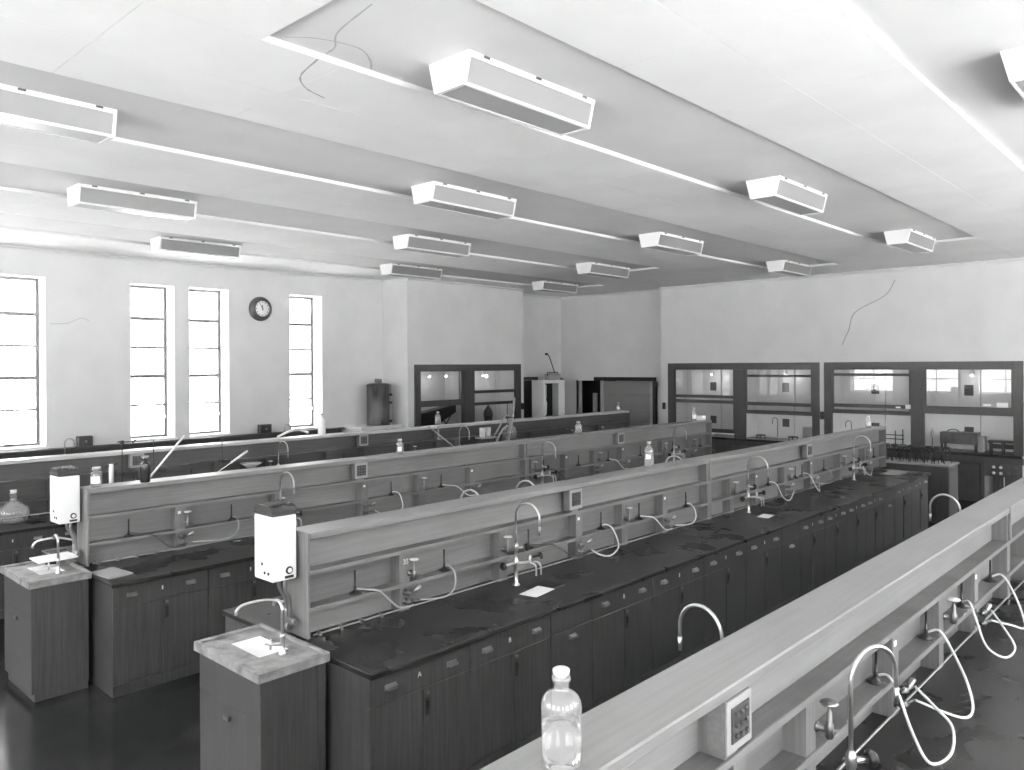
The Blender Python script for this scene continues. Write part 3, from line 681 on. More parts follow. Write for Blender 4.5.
fit('D4', BEN['D4'][0], -10.196, D4P, [(3.5, 3.0, 's', 'dark_rubber'), (4.7, 5.0, 's', 'dark_rubber'), (5.4, 5.0, '', ''), (7.1, 6.75, '', ''), (12.0, 11.4, '', '')])
# nearest bench: long white hoses lying out on the worktop
xc = -1.318
it = iv = 0
for y, k in D1P:
    if y > 6.9 or y < 2: continue
    if 'T' in k: gas_tap(xc, y+.03, 'double brass gas tap on the bright nearest rack, %s' % ('nearer one' if it == 0 else 'farther one')); it += 1
    if 'V' in k: valve(xc, y+.1, ('valve with plain hand disc beside the foreground faucet', 'valve with white hand disc on the bright nearest rack')[iv], iv == 1, 1.175); iv += 1
f = xc+A; BX = -1.256
def nz(y): return (f+.062, y+.03+.085, .97)
bunsen(BX, 3.865, L2, 'burner on the bright nearest rack whose hose loops lowest', [(-1.255, 3.875, L2+.03), (-1.20, 3.86, L2+.045), (-1.13, 3.78, L2+.0), (-1.04, 3.66, .99), (-.955, 3.60, ZW+.01), (-.91, 3.74, ZW+.012), (-.95, 3.93, .95), (-1.04, 3.99, 1.0), (f+.062, 3.962+.115, 1.034)], 'white_rubber')
bunsen(BX, 4.67, L2, 'burner on the bright nearest rack, second from the left', [(-1.255, 4.68, L2+.03), (-1.19, 4.68, L2+.05), (-1.10, 4.58, L2-.02), (-.99, 4.38, 1.0), (-.945, 4.28, .925), (-.95, 4.18, ZW+.01), (-1.02, 4.12, .93), nz(3.962)], 'white_rubber')
bunsen(BX, 5.42, L2, 'burner behind the white valve disc on the nearest rack', [(-1.255, 5.42, L2+.03), (-1.20, 5.36, L2+.05), (-1.13, 5.2, L2), (-1.06, 5.12, .97), (-.98, 5.18, ZW+.01), (-.96, 5.34, .93), (-1.05, 5.5, .99), (f+.062, 5.544+.115, 1.034)], 'white_rubber')
bunsen(BX, 6.18, L2, 'burner on the bright nearest rack, farthest to the right', [(-1.255, 6.19, L2+.03), (-1.19, 6.2, L2+.05), (-1.11, 6.1, L2-.02), (-1.03, 5.95, .97), (-1.0, 5.84, ZW+.01), (-1.05, 5.74, .94), nz(5.544)], 'white_rubber')

# ------------------------------------------------------------------ bottles
def bottle(x, y, z, r, h, lab, kind='clear', neck=.42, label=None, liquid=0., stop='stopper', grp='glass bottles'):
    t = thing('glass_bottle', lab, 'bottle', (x, y, z), 0, grp)
    sh = h*.64; nr = r*neck; n = 24 if h*300/max(1, math.hypot(x, y)) > 20 else 14
    prof = [(r*.86, 0), (r, r*.12), (r, sh-.02*h)]+[(nr+(r-nr)*math.cos(R(a)), sh-.02*h+(h*.14)*math.sin(R(a))) for a in (20, 40, 60, 80)]+[(nr, sh+h*.14), (nr, h*.86), (nr*1.3, h*.875), (nr*1.3, h*.915), (nr*1.0, h*.92)]
    part('glass', MB().lathe(prof, n=n), 'bottle_glass' if kind == 'clear' else kind, t)
    if liquid:
        part('liquid', MB().lathe([(r*.84, .006), (r*.95, r*.14), (r*.95, h*liquid), (0, h*liquid)], n=n), 'water', t)
    if stop == 'stopper':
        part('stopper', MB().lathe([(nr*.8, h*.90), (nr*.8, h*.925), (nr*1.15, h*.94), (nr*1.2, h*.985), (nr*.9, h), (0, h)], n=n), 'tin_grey' if kind != 'clear' else 'porcelain', t)
    elif stop == 'flat':
        part('stopper', MB().lathe([(nr*.6, h*.9), (nr*.6, h*.95), (nr*1.9, h*.955), (nr*1.9, h), (0, h)], n=n), 'tin_grey', t)
    if label:
        a0, wd, z0, z1 = label; v = []; fc = []
        for i in range(7):
            a = a0-wd/2+wd*i/6
            v += [(r*1.012*math.cos(a), r*1.012*math.sin(a), h*z0), (r*1.012*math.cos(a), r*1.012*math.sin(a), h*z1)]
        for i in range(6): fc.append((2*i, 2*i+2, 2*i+3, 2*i+1))
        part('paper_label', MB().add(v, fc), 'paper', t)
    return t
FA = R(-47)
bottle(-1.292, 1.575, ZS, .0525, .25, 'large clear stoppered bottle half full of water on the nearest rack', liquid=.46, neck=.36)
bottle(-4.37, 6.74, ZS, .047, .265, 'clear bottle with round white label on top of the middle rack', label=(FA-.3, 1.0, .33, .50), neck=.4)
bottle(-7.27, 2.53, ZS, .046, .175, 'squat bottle with white label by the left water heater', label=(FA, 2.2, .2, .55), neck=.6)
bottle(-7.24, 2.93, ZS, .044, .235, 'dark-filled bottle with flat stopper on the rack at the left', kind='dark_liquid', stop='flat', neck=.4)
bottle(-7.25, 5.87, ZS, .04, .175, 'small labelled bottle on the rack behind, left of centre', label=(FA, 1.2, .2, .5), neck=.55)
bottle(-7.27, 9.3, ZS, .055, .19, 'wide clear jar with stopper on the rack behind, right of centre', neck=.45)
bottle(-10.2, 6.75, ZS, .06, .32, 'tall white bottle on the rack in front of the window right of the clock', kind='enamel', neck=.35)
bottle(-10.2, 9.1, ZS, .05, .24, 'slim pale bottle on the far rack before the left fume hood', neck=.4)
bottle(-10.2, 14.5, ZS, .045, .19, 'small bottle at the far end of the rack before the windows', neck=.5, label=(FA, 1.5, .2, .5))
bottle(-7.3, 12.75, ZS, .05, .24, 'small bottle at the far end of the rack behind', neck=.5, label=(FA, 1.5, .2, .5))
bottle(-4.36, 13.1, ZS, .045, .20, 'pale bottle on the far end of the middle rack', neck=.5, label=(FA, 1.5, .2, .5))
o = part('carton', MB().box(-.05, .05, -.08, .08, 0, .08, .003), 'paper', None, (-7.30, 13.02, ZS+.007)); tag(o, 'small white carton at the far end of the rack behind', 'carton')
# big flask on the bench at far left
t = thing('round_flask', 'big round glass flask on the far bench at the left edge', 'flask', (-9.75, 2.55, ZW))
part('glass', MB().lathe([(.05, 0), (.12, .03), (.155, .10), (.14, .17), (.08, .22), (.035, .25), (.03, .32), (.042, .325), (.04, .34)], n=22), 'bottle_glass', t)
part('stopper', MB().lathe([(.028, .335), (.034, .37), (0, .37)], n=12), 'porcelain', t)

# ------------------------------------------------------------------ retort stands, rods and glassware on the bench before the windows
def stand(x, y, h, lab, clamps=((.7, .2, 0),)):
    t = thing('retort_stand', lab, 'stand', (x, y, ZW), 0, 'retort stands')
    part('base', MB().box(-.08, .08, -.05, .05, 0, .015, .003), 'dark_metal', t)
    part('rod', MB().tube([(0, 0, .01), (0, 0, h)], .006, 8), 'dark_metal', t)
    for z, l, a in clamps:
        dx, dy = math.cos(R(a)), math.sin(R(a))
        part('clamp', MB().box(-.018, .018, -.018, .018, z-.02, z+.02, .003).tube([(0, 0, z), (dx*l, dy*l, z)], .007, 6).tube([(dx*l, dy*l, z-.02), (dx*(l+.04), dy*(l+.04), z+.02)], .01, 6).tube([(-dx*.05, -dy*.05, z+.01), (0, 0, z)], .008, 6), 'dark_metal', t)
    return t
stand(-9.75, 3.68, .82, 'thin retort stand with a clamp at its top, left, before the window pair', ((.80, .12, 90), (.42, .1, -90)))
stand(-9.75, 4.05, .80, 'thin retort stand holding the long white tube', ((.42, .10, 60),))
stand(-9.75, 4.93, .76, 'thin retort stand beside the slanting pipette', ((.46, .1, 70),))
def rod(name, p0, p1, r, mat, lab, cat, extra=None):
    t = thing(name, lab, cat, p0)
    d = [b-a for a, b in zip(p0, p1)]
    part('tube', MB().tube([(0, 0, 0), tuple(d)], r, 8), mat, t)
    if extra: part('grip', MB().tube([tuple(q*extra[0] for q in d), tuple(q*extra[1] for q in d)], r*extra[2], 8), extra[3], t)
    return t
rod('glass_tube', (-9.68, 3.90, 1.18), (-9.68, 4.40, 1.735), .014, 'paper', 'long white tube leaning on a stand at the left', 'tube')
rod('pipette', (-9.68, 4.78, 1.2), (-9.68, 5.25, 1.47), .007, 'paper', 'slanting pipette with thick pale end before the windows', 'tube', (.5, 1.0, 2.2, 'paper'))
rod('wooden_stick', (-9.62, 9.42, .912), (-10.05, 8.75, 1.57), .012, 'tin_grey', 'pale stick leaning on the rack before the left fume hood', 'stick')
# small clamp-like condenser
t = thing('test_tube', 'short white tube held by a clip behind the squat labelled bottle', 'tube', (-9.6, 3.50, ZW))
part('stand_rod', MB().tube([(0, .05, 0), (0, .05, .5)], .006, 6), 'dark_metal', t); part('base', MB().box(-.06, .06, 0, .1, 0, .012), 'dark_metal', t)
part('glass', MB().tube([(0, 0, .33), (0, 0, .57)], .025, 10), 'paper', t); part('clip', MB().tube([(0, -.07, .545), (0, .07, .57)], .012, 6), 'dark_metal', t)
t = thing('balance_dish', 'shiny pale dish on a low stand on the rack ledge before the windows', 'dish', (-9.95, 5.45, ZW))
part('stand', MB().lathe([(.06, 0), (.06, .01), (.012, .02), (.012, .28)], n=12), 'dark_metal', t); part('dish', MB().lathe([(.0, .28), (.05, .285), (.08, .33), (.15, .37), (.14, .375), (.07, .345), (0, .30)], n=18), 'porcelain', t)
for i, y in enumerate((9.79, 9.93)):
    o = part('white_cup', MB().lathe([(.045, 0), (.05, .01), (.055, .16), (.05, .16), (.045, .02), (0, .02)], n=14), 'porcelain', None, (-9.80, y, 1.331)); tag(o, ('left', 'right')[i]+' one of two white cups before the left fume hood', 'cup', 'white cups')
t = thing('cup_stand', 'low wire rack under the two white cups', 'stand', (-9.80, 9.86, ZW)); part('shelf', MB().box(-.1, .1, -.16, .2, .40, .43, .004), 'outlet_plate', t)
for a in (-.08, .08):
    for b in (-.13, .16): part('leg', MB().tube([(a, b, 0), (a, b, .41)], .008, 6), 'dark_metal', t)
# distillation apparatus
t = stand(-9.72, 10.35, 1.05, 'tall distillation stand with slanting glass condenser before the left fume hood', ((.75, .12, 30), (.5, .15, 200)))
t.name = 'distillation_stand'
part('condenser', MB().tube([(.05, -.05, .30), (.03, .12, .80)], .028, 10).tube([(.03, .12, .78), (.02, .17, 1.10)], [.02, .024], 10), 'tin_grey', t)
part('flask', MB().lathe([(.03, .35), (.1, .38), (.13, .46), (.1, .56), (.04, .62), (.03, .7)], (.02, .05, 0), 16), 'bottle_glass', t)
part('hose', MB().tube(spline([(.05, -.05, .6), (.08, -.2, .55), (.1, -.35, .4), (.08, -.42, .2), (.05, -.42, .02)]), .018, 8), 'outlet_plate', t)
part('hose', MB().tube(spline([(.03, .1, .75), (.05, -.1, .78), (.06, -.25, .62), (.06, -.4, .45)]), .012, 8), 'tin_grey', t)
tag(part('loose_hose', MB().tube(spline([(0, -.35, 0), (.03, -.2, .06), (.02, -.05, .09), (0, .08, .06), (.03, .15, .03)]), .018, 8), 'white_rubber', None, (-10.2, 6.35, ZS+.02)), 'loose white hose beside the tall white bottle', 'hose')
# open booklet and tray at the left bench
o = part('paper_pad', MB().box(-.16, .16, -.10, .10, 0, .012, .002), 'outlet_plate', None, (-6.78, 2.47, ZW)); o.rotation_euler = (0, 0, .12); tag(o, 'pale folder lying on the near corner of the bench behind', 'paper')
t = thing('soap_tray', 'white tray on a dark pot beside the left stone sink', 'tray', (-7.35, 2.2, ZW+.023)); part('pot', MB().lathe([(.05, 0), (.06, .06), (0, .06)], n=14), 'black', t)
part('tray', MB().box(-.10, .14, -.14, .16, .062, .075, .002), 'paper', t)

# ------------------------------------------------------------------ wall bench under the windows
WBY0, WBY1 = YB+.2, 9.62
t = thing('window_bench', 'dark bench running along the wall under the windows', 'bench', (XL, 0, 0))
part('worktop', MB().box(.001, .75, WBY0, WBY1, ZW-.04, ZW, .004), 'worktop', t); part('base', MB().box(.001, .70, WBY0, WBY1, 0, ZW-.041), 'cabinet_wood', t)
part('back_board', MB().box(.001, .05, WBY0, WBY1, ZW+.001, 1.28), 'cabinet_wood', t); part('shelf', MB().box(.001, .16, WBY0, WBY1, 1.28, 1.31, .003), 'cabinet_wood', t)
for i, (y, w_) in enumerate(((4.50, .22), (7.70, .24))):
    t = thing('switch_box', ('dark switch box on the window bench below the leftmost window gap', 'dark switch box on the window bench under the clock')[i], 'switch box', (XL+.1, y, 1.311), 0, 'switch boxes under the windows')
    part('box', MB().box(-.06, .05, 0, w_, 0, .17, .005), 'bakelite', t); part('cover', MB().box(.05, .058, .02, w_-.02, .02, .15, .002), 'dark_metal', t); part('switch', MB().box(.058, .075, w_/2-.012, w_/2+.012, .07, .10), 'outlet_plate', t)
for i, y in enumerate((4.25, 8.12)):
    t = thing('bench_tap', ('small hooped tap left of the dark switch box at the left window', 'small hooped tap left of the window right of the clock')[i], 'faucet', (XL+.3, y, ZW), 0, 'hooped taps under the windows')
    part('column', MB().lathe([(.025, 0), (.025, .01), (.014, .02), (.014, .3), (.008, .31)], n=10), 'dull_brass', t)
    part('swan_neck', MB().tube([(0, 0, .3), (0, 0, .5)]+arc((0, .07, .5), .07, 180, 0, 12, (0, 1, 0), (0, 0, 1))+[(0, .14, .42)], .010, 8), 'steel', t)
# plinth, still
t = thing('white_cupboard', 'white box cupboard in the corner beside the left fume hood', 'cupboard', (-13.5, 10.2, 0)); part('body', MB().box(-.33, .33, -.52, .53, 0, 1.30), 'white_paint', t); part('top', MB().box(-.34, .36, -.56, .54, 1.30, 1.335, .004), 'white_paint', t)
t = thing('copper_still', 'dark metal drum still with gauge tube standing on the white cupboard', 'still', (-13.48, 10.33, 1.335))
part('drum', MB().lathe([(.25, 0), (.25, .02), (.24, .03), (.24, .82), (.25, .83), (.25, .86), (.2, .885), (.0, .9)], n=24), 'still_copper', t)
part('lid_fitting', MB().cyl((0, 0, .89), .06, .07, 'Z', 12).tube([(-.1, 0, .9), (-.1, 0, .97), (.1, 0, .97), (.1, 0, .9)], .018, 8), 'dull_brass', t)
part('gauge_tube', MB().tube([(.2, .17, .05), (.2, .17, .86)], .018, 8), 'outlet_plate', t)
for z in (.06, .45, .62): part('gauge_bracket', MB().box(.14, .22, .14, .2, z, z+.05), 'black', t)
part('tap', MB().tube([(.2, -.1, .08), (.3, -.14, .08), (.3, -.14, .03)], .02, 8), 'black', t)

# ------------------------------------------------------------------ clock
t = thing('wall_clock', 'round wall clock with thick dark rim between the windows', 'clock', (XL, 7.79, 3.705))
part('rim', MB().lathe([(.235, 0), (.235, .03), (.215, .07), (.165, .105), (.15, .105), (.15, .09)], n=40, axis='X'), 'clock_rim', t)
fc = part('face', MB().lathe([(.152, .085), (.152, .095), (0, .095)], n=40, axis='X'), 'paper', t)
for i in range(12):
    a = R(30*i); part('hour_mark', MB().cyl((.095, .125*math.sin(a), .125*math.cos(a)), .010, .002, 'X', 8), 'black', fc)
def hand(a, l, w_, nm):
    a = R(a); d = Vector((0, math.sin(a), math.cos(a))); n_ = Vector((0, d.z, -d.y)); p = Vector((.098, 0, 0))
    v = [p-d*.03+n_*w_, p-d*.03-n_*w_, p+d*l-n_*w_*.6, p+d*l+n_*w_*.6]; v += [q+Vector((.003, 0, 0)) for q in v]
    part(nm, MB().add(v, [(0, 1, 2, 3), (7, 6, 5, 4), (0, 4, 5, 1), (1, 5, 6, 2), (2, 6, 7, 3), (3, 7, 4, 0)]), 'black', t)
hand(-3, .075, .011, 'hour_hand'); hand(-28, .115, .007, 'minute_hand')

# ------------------------------------------------------------------ fume hoods
def hood(name, lab, origin, rz, W, bays, mull, base_doors=True):
    """local x along the wall 0..W, local y outwards from the room (0 at the wall face), z up.  bays: list of rails [(z0,z1)], open_below"""
    t = thing(name, lab, 'fume hood', origin, rz, 'fume hoods')
    FW = .155; zt = ZH; D = .80
    m0, m1 = mull
    part('frame', MB().box(0, FW, -.03, .06, ZW, zt, .004).box(W-FW, W, -.03, .06, ZW, zt, .004).box(FW, W-FW, -.03, .06, zt-.155, zt, .004), 'hood_wood', t)
    part('mullion', MB().box(m0, m1, -.025, .06, ZW, zt-.156, .003), 'hood_wood', t)
    part('worktop', MB().box(.02, W-.02, -.05, D-.03, ZW-.045, ZW, .003), 'worktop', t)
    part('apron', MB().box(0, W, -.02, .02, ZW-.16, ZW-.046), 'hood_wood', t)
    part('lining', MB().box(.03, W-.03, D-.03, D, ZW, zt+.02).box(.03, .06, .06, D-.03, ZW, zt+.02).box(W-.06, W-.03, .06, D-.03, ZW, zt+.02).box(.03, W-.03, .06, D, zt, zt+.03)
         .box((m0+m1)/2-.03, (m0+m1)/2+.03, .3, D-.03, ZW, zt), 'enamel', t)
    for bi, (x0, x1) in enumerate(((FW, m0), (m1, W-FW))):
        rails, closed = bays[bi]
        edges = [zt-.155]+[q for r_ in rails for q in (r_[1], r_[0])]
        s = part('sash', MB().box(x0, x0+.035, .0, .04, rails[-1][0], zt-.156).box(x1-.035, x1, .0, .04, rails[-1][0], zt-.156), 'hood_wood', t)
        for z0, z1 in rails: part('rail', MB().box(x0+.035, x1-.035, .0, .042, z0, z1, .003), 'hood_wood', s)
        for i in range(0, len(edges)-1, 2):
            part('glass_pane', MB().box(x0+.034, x1-.034, .018, .022, edges[i+1], edges[i]), 'hood_glass', s)
        if closed and rails[-1][0] > ZW+.02: pass
        # back of the bay: pale pier with two dark vents, lamp
        c_ = x0+(x1-x0)*.56-.2
        p = part('pier', MB().box(c_-.17, c_+.17, D-.09, D-.03, ZW, zt), 'white_paint', t)
        for z, q in ((1.95, .17), (1.16, .14)): part('vent', MB().box(c_-.10, c_+.06, D-.10, D-.088, z, z+q+.04, .003), 'bakelite', p)
        b = part('lamp', MB().lathe([(.02, 2.56), (.022, 2.48), (.03, 2.44), (.05, 2.40), (.05, 2.36), (.03, 2.33), (0, 2.325)], (c_+.10, .42, 0), 12), 'bulb', t)
        pl = bpy.data.lights.new('hood_fill_light', 'POINT'); pl.energy = HOOD_FILL_W; pl.shadow_soft_size = .05  # added fill to brighten the hood interior; the bulb itself does not glow
        po = bpy.data.objects.new('hood_fill_light', pl); C.objects.link(po); po.parent = t; po.location = (c_+.10, .36, 2.26)
    if base_doors:
        n = max(2, int(W/.6)); 
        part('base', MB().box(.02, W-.02, .04, D-.1, 0, ZW-.046), 'cabinet_wood', t)
        for i in range(n):
            a = .02+(W-.04)*i/n; b_ = .02+(W-.04)*(i+1)/n
            d = part('door', MB().box(a+.004, b_-.004, .02, .04, .1, ZW-.17, .003), 'cabinet_wood', t); part('knob', MB().cyl((b_-.06, 0.005, .6), .014, .018, 'Y', 10), 'dull_brass', d)
    return t
h1 = hood('fume_hood', 'glazed wooden fume hood left of the pair on the far wall', (H1[0], YE, 0), 0, H1[1]-H1[0], [([(1.80, 1.87), (1.68, 1.755), (1.0, 1.09)], True), ([(2.30, 2.355), (1.665, 1.74), (1.475, 1.56)], False)], (1.74, 2.0))
h2 = hood('fume_hood', 'glazed wooden fume hood right of the pair on the far wall', (H2[0], YE, 0), 0, H2[1]-H2[0], [([(2.335, 2.39), (1.69, 1.76), (1.56, 1.64)], False), ([(1.615, 1.765)], False)], (1.69, 1.93), False)
# hood 0 faces +X: rotate by 90 deg so local y points to -X
h0 = hood('fume_hood', 'glazed wooden fume hood in the block beside the windows', (XH, H0[0], 0), R(90), H0[1]-H0[0], [([(1.69, 1.825), (1.0, 1.08)], True), ([(1.94, 2.01), (1.66, 1.73), (1.0, 1.08)], True)], (1.46, 1.79))
# cards on the sashes of the right hood
for i, (x, z, a, b) in enumerate(((-5.0, 1.70, .09, .03), (-4.82, 1.69, .16, .085), (-3.48, 1.79, .13, .04), (-3.26, 1.77, .18, .09))):
    o = part('notice_card', MB().box(0, a, 0, .003, 0, b), 'paper', None, (x, YE-.006, z)); tag(o, 'white card on the sash of the right fume hood, %s from the left' % ORD[i], 'card', 'notice cards')
# base of the right hood, piece by piece
t = thing('hood_cupboard', 'dark panelled base cupboard with white knobs under the right fume hood', 'cabinet', (H2[0], YE, 0))
part('body', MB().box(.02, 2.95, .04, .7, 0, ZW-.047), 'cabinet_wood', t)
for i in range(4):
    a, b_ = .02+.73*i, .02+.73*(i+1)
    part('door', MB().box(a+.06, b_-.06, .02, .04, .12, ZW-.2, .004), 'cabinet_wood', t); part('stile', MB().box(a, a+.055, .01, .04, .02, ZW-.047), 'cabinet_wood', t)
part('stile', MB().box(2.895, 2.95, .0, .04, .02, ZW-.047), 'cabinet_wood', t)
kp = part('knob_panel', MB().box(2.951, 3.55, .0, .05, .50, .74, .003), 'cabinet_wood', t)
for i in range(4):
    for j in range(2): part('knob', MB().lathe([(.012, 0), (.012, -.01), (.028, -.012), (.028, -.03), (.015, -.038), (0, -.038)], (3.10+.115*i, 0, .565+.11*j), 12, True, 'Y'), 'porcelain' if i < 2 else 'bakelite', kp)
for x in (3.2, 3.5): part('leg', MB().box(x, x+.05, .05, .10, 0, .5), 'cabinet_wood', t)
part('shelf_back', MB().box(2.951, 3.55, .66, .7, 0, ZW-.047), 'cabinet_wood', t)

# things standing in the hoods
t = thing('grey_oven', 'long dark metal box apparatus on legs in the right fume hood', 'apparatus', (-4.0, YE+.30, ZW))
part('body', MB().box(-.26, .38, -.1, .2, .14, .36, .006), 'still_copper', t)
for x in (-.25, .33):
    for y in (-.09, .15): part('leg', MB().box(x, x+.04, y, y+.04, 0, .14), 'dark_metal', t)
part('control_box', MB().box(.385, .50, -.1, .1, 0, .30, .005), 'tin_grey', t); part('handle', MB().tube(arc((-.05, 0, .36), .1, 180, 0, 10, (1, 0, 0), (0, 0, .5)), .01, 8), 'dark_metal', t)
t = thing('iron_stool', 'low dark iron stand at the right of the right fume hood', 'stand', (-3.26, YE+.30, ZW)); part('top', MB().box(-.19, .27, -.1, .1, .20, .24, .004), 'dark_metal', t)
for x in (-.17, 0.03, .22):
    for y in (-.08, .06): part('leg', MB().box(x, x+.03, y, y+.03, 0, .20), 'dark_metal', t)
part('box', MB().box(-.15, .22, -.06, .06, .09, .17, .004), 'dark_metal', t)
t = thing('flask_on_stand', 'thin dark stand left of the long box in the right fume hood', 'stand', (-4.42, YE+.3, ZW)); part('base', MB().box(-.05, .05, -.05, .05, 0, .015), 'dark_metal', t); part('rod', MB().tube([(0, 0, 0), (0, 0, .42)], .008, 6), 'dark_metal', t); part('bulb', MB().lathe([(0, .22), (.03, .27), (.03, .35), (0, .4)], n=10), 'tin_grey', t)
t = thing('rung_stand', 'two-rung dark frame in the left bay of the right fume hood', 'stand', (-5.1, YE+.3, ZW))
part('uprights', MB().tube([(0, 0, 0), (0, 0, .33)], .012, 6).tube([(.14, 0, 0), (.14, 0, .36)], .012, 6), 'dark_metal', t); part('rung', MB().tube([(-.25, 0, .24), (.16, 0, .24)], .01, 6), 'dark_metal', t); part('rung', MB().tube([(-.25, 0, .16), (.16, 0, .16)], .01, 6), 'dark_metal', t)
def hood_tap(x, y, lab):
    t = thing('hood_tap', lab, 'faucet', (x, y, ZW), 0, 'taps in the fume hoods'); part('column', MB().lathe([(.03, 0), (.03, .02), (.014, .03), (.014, .28)], n=10), 'steel', t)
    part('swan_neck', MB().tube([(0, 0, .27), (0, 0, .42)]+arc((-.06, 0, .42), .06, 0, 180, 10, (1, 0, 0), (0, 0, 1))+[(-.12, 0, .34)], .012, 8), 'steel', t)
hood_tap(-7.62, YE+.4, 'hooked tap in the right bay of the left far fume hood'); hood_tap(-6.0, YE+.4, 'hooked tap in the left bay of the right far fume hood')
for i, x in enumerate((-7.95, -7.2, -6.85)):
    t = thing('gas_ring', 'low dark gas ring in the left far fume hood, %s from the left' % ORD[i], 'gas ring', (x, YE+.25, ZW), 0, 'gas rings'); part('ring', MB().lathe([(.05, .07), (.11, .07), (.11, .09), (.05, .09), (.05, .07)], n=16), 'black', t)
    for a in (0, 120, 240): part('leg', MB().tube([(.09*math.cos(R(a)), .09*math.sin(R(a)), .075), (.12*math.cos(R(a)), .12*math.sin(R(a)), 0)], .01, 6), 'black', t)
t = thing('grey_box', 'pale grey box at the back of the left far fume hood', 'box', (-6.95, YE+.5, ZW)); part('body', MB().box(-.1, .35, -.1, .1, 0, .30, .004), 'outlet_plate', t); part('side', MB().box(.351, .5, -.1, .1, 0, .30, .004), 'tin_grey', t)
for i, (x, h) in enumerate(((-9.5, .22), (-9.2, .12))):
    bottle(x, YE+.35, ZW, .05, h, ('labelled bottle', 'short bottle')[i]+' behind glass in the left far fume hood', label=(FA, 2, .2, .6))
# left hood contents: leaning dark funnel trestle, small stand
t = thing('tilted_trough', 'dark slanting trough on crossed legs in the fume hood beside the windows', 'apparatus', (XH-.38, 11.25, ZW))
part('trough', MB().prism([(.0, .15), (.05, .62), (1.15, .80), (1.15, .62), (.35, .25)], 'X', -.12, .12), 'dark_metal', t)
part('leg', MB().tube([(.1, .7, .62), (.1, 1.05, 0)], .015, 6).tube([(.1, 1.05, .62), (.1, .6, 0)], .015, 6), 'dark_metal', t); part('leg', MB().tube([(-.1, .7, .62), (-.1, 1.05, 0)], .015, 6), 'dark_metal', t); part('leg', MB().tube([(0, .1, .3), (0, .1, 0)], .02, 6), 'dark_metal', t)
t = thing('dark_flask', 'dark pointed flask behind the right pane of the fume hood beside the windows', 'flask', (XH-.35, 13.55, ZW)); part('body', MB().lathe([(.1, 0), (.1, .2), (.1, .42), (.12, .5), (.10, .6), (.02, .72), (0, .74)], n=14), 'dark_metal', t)
o = thing('small_block', 'small dark block behind the right pane of the fume hood beside the windows', 'block', (XH-.35, 12.95, ZW)); part('body', MB().box(-.08, .08, -.1, .1, 0, .32, .004), 'dark_metal', o); part('feet', MB().box(-.09, .09, -.11, .11, 0, .02), 'black', o)
# wall switches beside the hoods
for i, loc in enumerate(((-6.455, YE, 1.42), (-10.32, YE, 1.50))):
    t = thing('wall_switch', ('black wall switch between the two far fume hoods', 'black wall switch left of the far fume hoods')[i], 'switch', loc, 0, 'wall switches'); part('plate', MB().box(-.04, .04, -.03, 0, 0, .16, .004), 'black', t); part('toggle', MB().box(-.01, .01, -.045, -.03, .07, .10), 'dark_metal', t)
t = thing('wall_switch', 'black wall switch right of the fume hood beside the windows', 'switch', (XH, 14.39, 1.5), 0, 'wall switches'); part('plate', MB().box(0, .03, -.035, .035, 0, .16, .004), 'black', t); part('toggle', MB().box(.03, .045, -.01, .01, .07, .10), 'dark_metal', t)

# ------------------------------------------------------------------ table with burners beyond the middle bench
TX0, TX1, TY0, TY1, TZ = -4.75, -3.40, 13.92, 14.58, .95
t = thing('tripod_table', 'dark cupboard-like table crowded with tripods beyond the middle bench', 'table', ((TX0+TX1)/2, (TY0+TY1)/2, 0)); hx, hy = (TX1-TX0)/2, (TY1-TY0)/2
part('top', MB().box(-hx, hx, -hy, hy, TZ-.03, TZ, .004), 'tin_grey', t); part('body', MB().box(-hx+.02, hx-.02, -hy+.02, hy-.02, .0, TZ-.031), 'cabinet_wood', t)
part('corner_post', MB().box(hx-.08, hx-.005, -hy+.005, -hy+.02, 0, TZ-.031), 'cabinet_wood', t); part('side_panel', MB().box(hx-.02, hx-.008, -hy+.06, hy-.06, .1, TZ-.1, .003), 'cabinet_wood', t)
ring = MB().lathe([(.040, .232), (.058, .232), (.058, .244), (.040, .244), (.040, .232)], n=12).mesh('ring', 'black')
tleg = MB().tube([(.048, 0, .235), (.085, 0, .004)], .0065, 5).mesh('leg', 'black')
for r_ in range(3):
    for i in range(9):
        x = TX0+.11+(TX1-TX0-.24)*(i+.3*(r_ % 2))/8.3; y = TY0+.12+.21*r_
        b = thing('iron_tripod', 'black iron tripod in the crowded rows on the table beyond the middle bench', 'tripod', (x, y, TZ), random.uniform(0, 6), 'tripods crowded on the far table')
        put('ring', ring, b)
        for a in (0, 120, 240): put('leg', tleg, b, (0, 0, 0), R(a))

# ------------------------------------------------------------------ far left corner: doorways, booth, sliding door
t = thing('door_1', 'dark doorway frame in the left wall beyond the fume hood block', 'door', (XL, 14.95, 0)); t['kind'] = 'structure'
part('frame', MB().box(-.1, .03, -.08, 0, 0, 2.28).box(-.1, .03, .9, .98, 0, 2.28).box(-.1, .03, 0, .9, 2.2, 2.28), 'hood_wood', t)
d = part('door_leaf', MB().box(-.06, -.02, .45, .895, .005, 2.19, .003), 'hood_wood', t); part('handle', MB().cyl((-.02, .52, 1.0), .02, .05, 'X', 10), 'dull_brass', d)
t = thing('corner_booth', 'white open-fronted tall cupboard in the far left corner', 'cupboard', (-13.07, 15.30, 0))
BW = .84
part('side', MB().box(-.42, 0, 0, .03, 0, 2.2, .003), 'enamel', t); part('side', MB().box(-.42, -.02, BW-.03, BW, 0, 2.2), 'enamel', t)
part('stile', MB().box(-.03, 0, .03, .06, 0, 2.2), 'white_paint', t); part('stile', MB().box(-.03, .002, BW-.25, BW, 0, 2.2, .003), 'enamel', t)
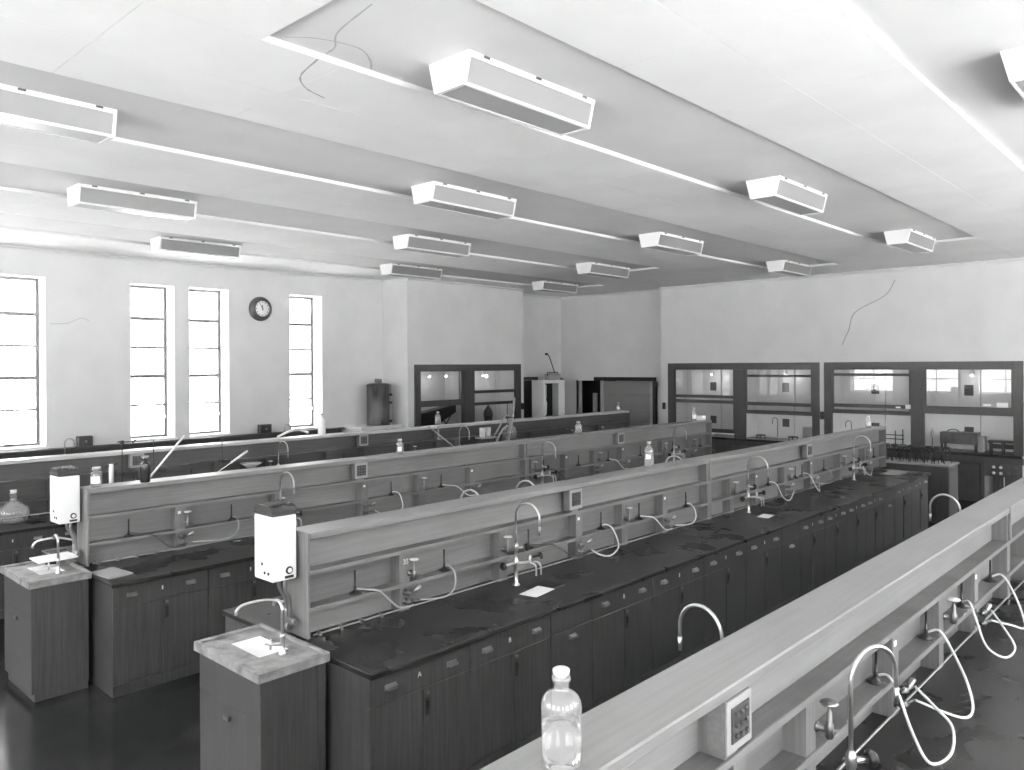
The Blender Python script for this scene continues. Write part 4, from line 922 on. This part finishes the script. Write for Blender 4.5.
part('top', MB().box(-.42, .0, .03, BW-.03, 2.12, 2.2), 'white_paint', t); part('back', MB().box(-.42, -.40, .03, BW-.03, 0, 2.12), 'shade_black', t)  # black back stands for the shade inside the cupboard
part('shelf', MB().box(-.4, -.04, .03, BW-.25, 1.0, 1.02), 'white_paint', t)
o = part('hanging_coat', MB().prism([(.10, 1.55), (.10, 2.08), (.30, 2.08), (.30, 1.75), (.28, 1.70), (.32, 1.6), (.30, 1.3), (.10, 1.3)], 'X', -.22, -.17), 'paper', None, (-13.07, 15.30, 0)); tag(o, 'white cloth hanging inside the open corner cupboard', 'cloth')
t = thing('desk_lamp', 'dark box with bent lamp arm on top of the corner cupboard', 'lamp', (-13.25, 15.95, 2.2)); part('box', MB().box(-.1, .1, -.3, .12, 0, .16, .005), 'outlet_plate', t); part('handle', MB().tube([(0, -.3, .1), (0, -.3, .2), (0, .12, .2), (0, .12, .1)], .014, 6), 'dark_metal', t)
part('arm', MB().tube([(0, 0, .18), (0, -.22, .62), (0, -.30, .68)], .014, 6), 'dark_metal', t); part('head', MB().lathe([(.03, 0), (.045, .03), (.03, .06)], (0, -.33, .65), 10), 'dark_metal', t); part('bracket', MB().tube([(.05, .1, .06), (.05, .3, .0)], .03, 6), 'dark_metal', t)
part('bracket', MB().box(-.02, .04, .1, .2, .0, .08), 'dark_metal', t)
t = thing('sliding_door', 'grey boarded sliding door on a black overhead rail in the far corner', 'door', (-12.45, YC, 0))
for i in range(6): part('plank', MB().box(.10, 1.55, -.06, -.025, .02+.358*i, .02+.358*(i+1)-.004, .002), 'grey_board', t)
part('edge_board', MB().box(0, .1, -.07, -.02, .02, 2.17, .003), 'outlet_plate', t); part('edge_board', MB().box(1.55, 1.62, -.07, -.02, .02, 2.17, .003), 'outlet_plate', t)
part('rail', MB().box(-.2, 1.70, -.10, -.01, 2.17, 2.27, .004), 'black_rail', t); part('guide_post', MB().box(1.63, 1.73, -.09, -.01, .0, 2.17, .004), 'black_rail', t); part('pulley', MB().cyl((1.72, -.13, 2.1), .07, .05, 'Y', 14), 'black_rail', t)
t = thing('door_2', 'pale frame round the dark opening beside the sliding door', 'door', (-13.31, YC, 0)); t['kind'] = 'structure'
part('frame', MB().box(-.07, 0, -.02, .1, 0, 2.17).box(-.07, .7, -.02, .1, 2.171, 2.25), 'plaster', t); part('inner_post', MB().box(.33, .46, .3, .36, 0, 1.82), 'outlet_plate', t)
print('objects', len(bpy.data.objects))
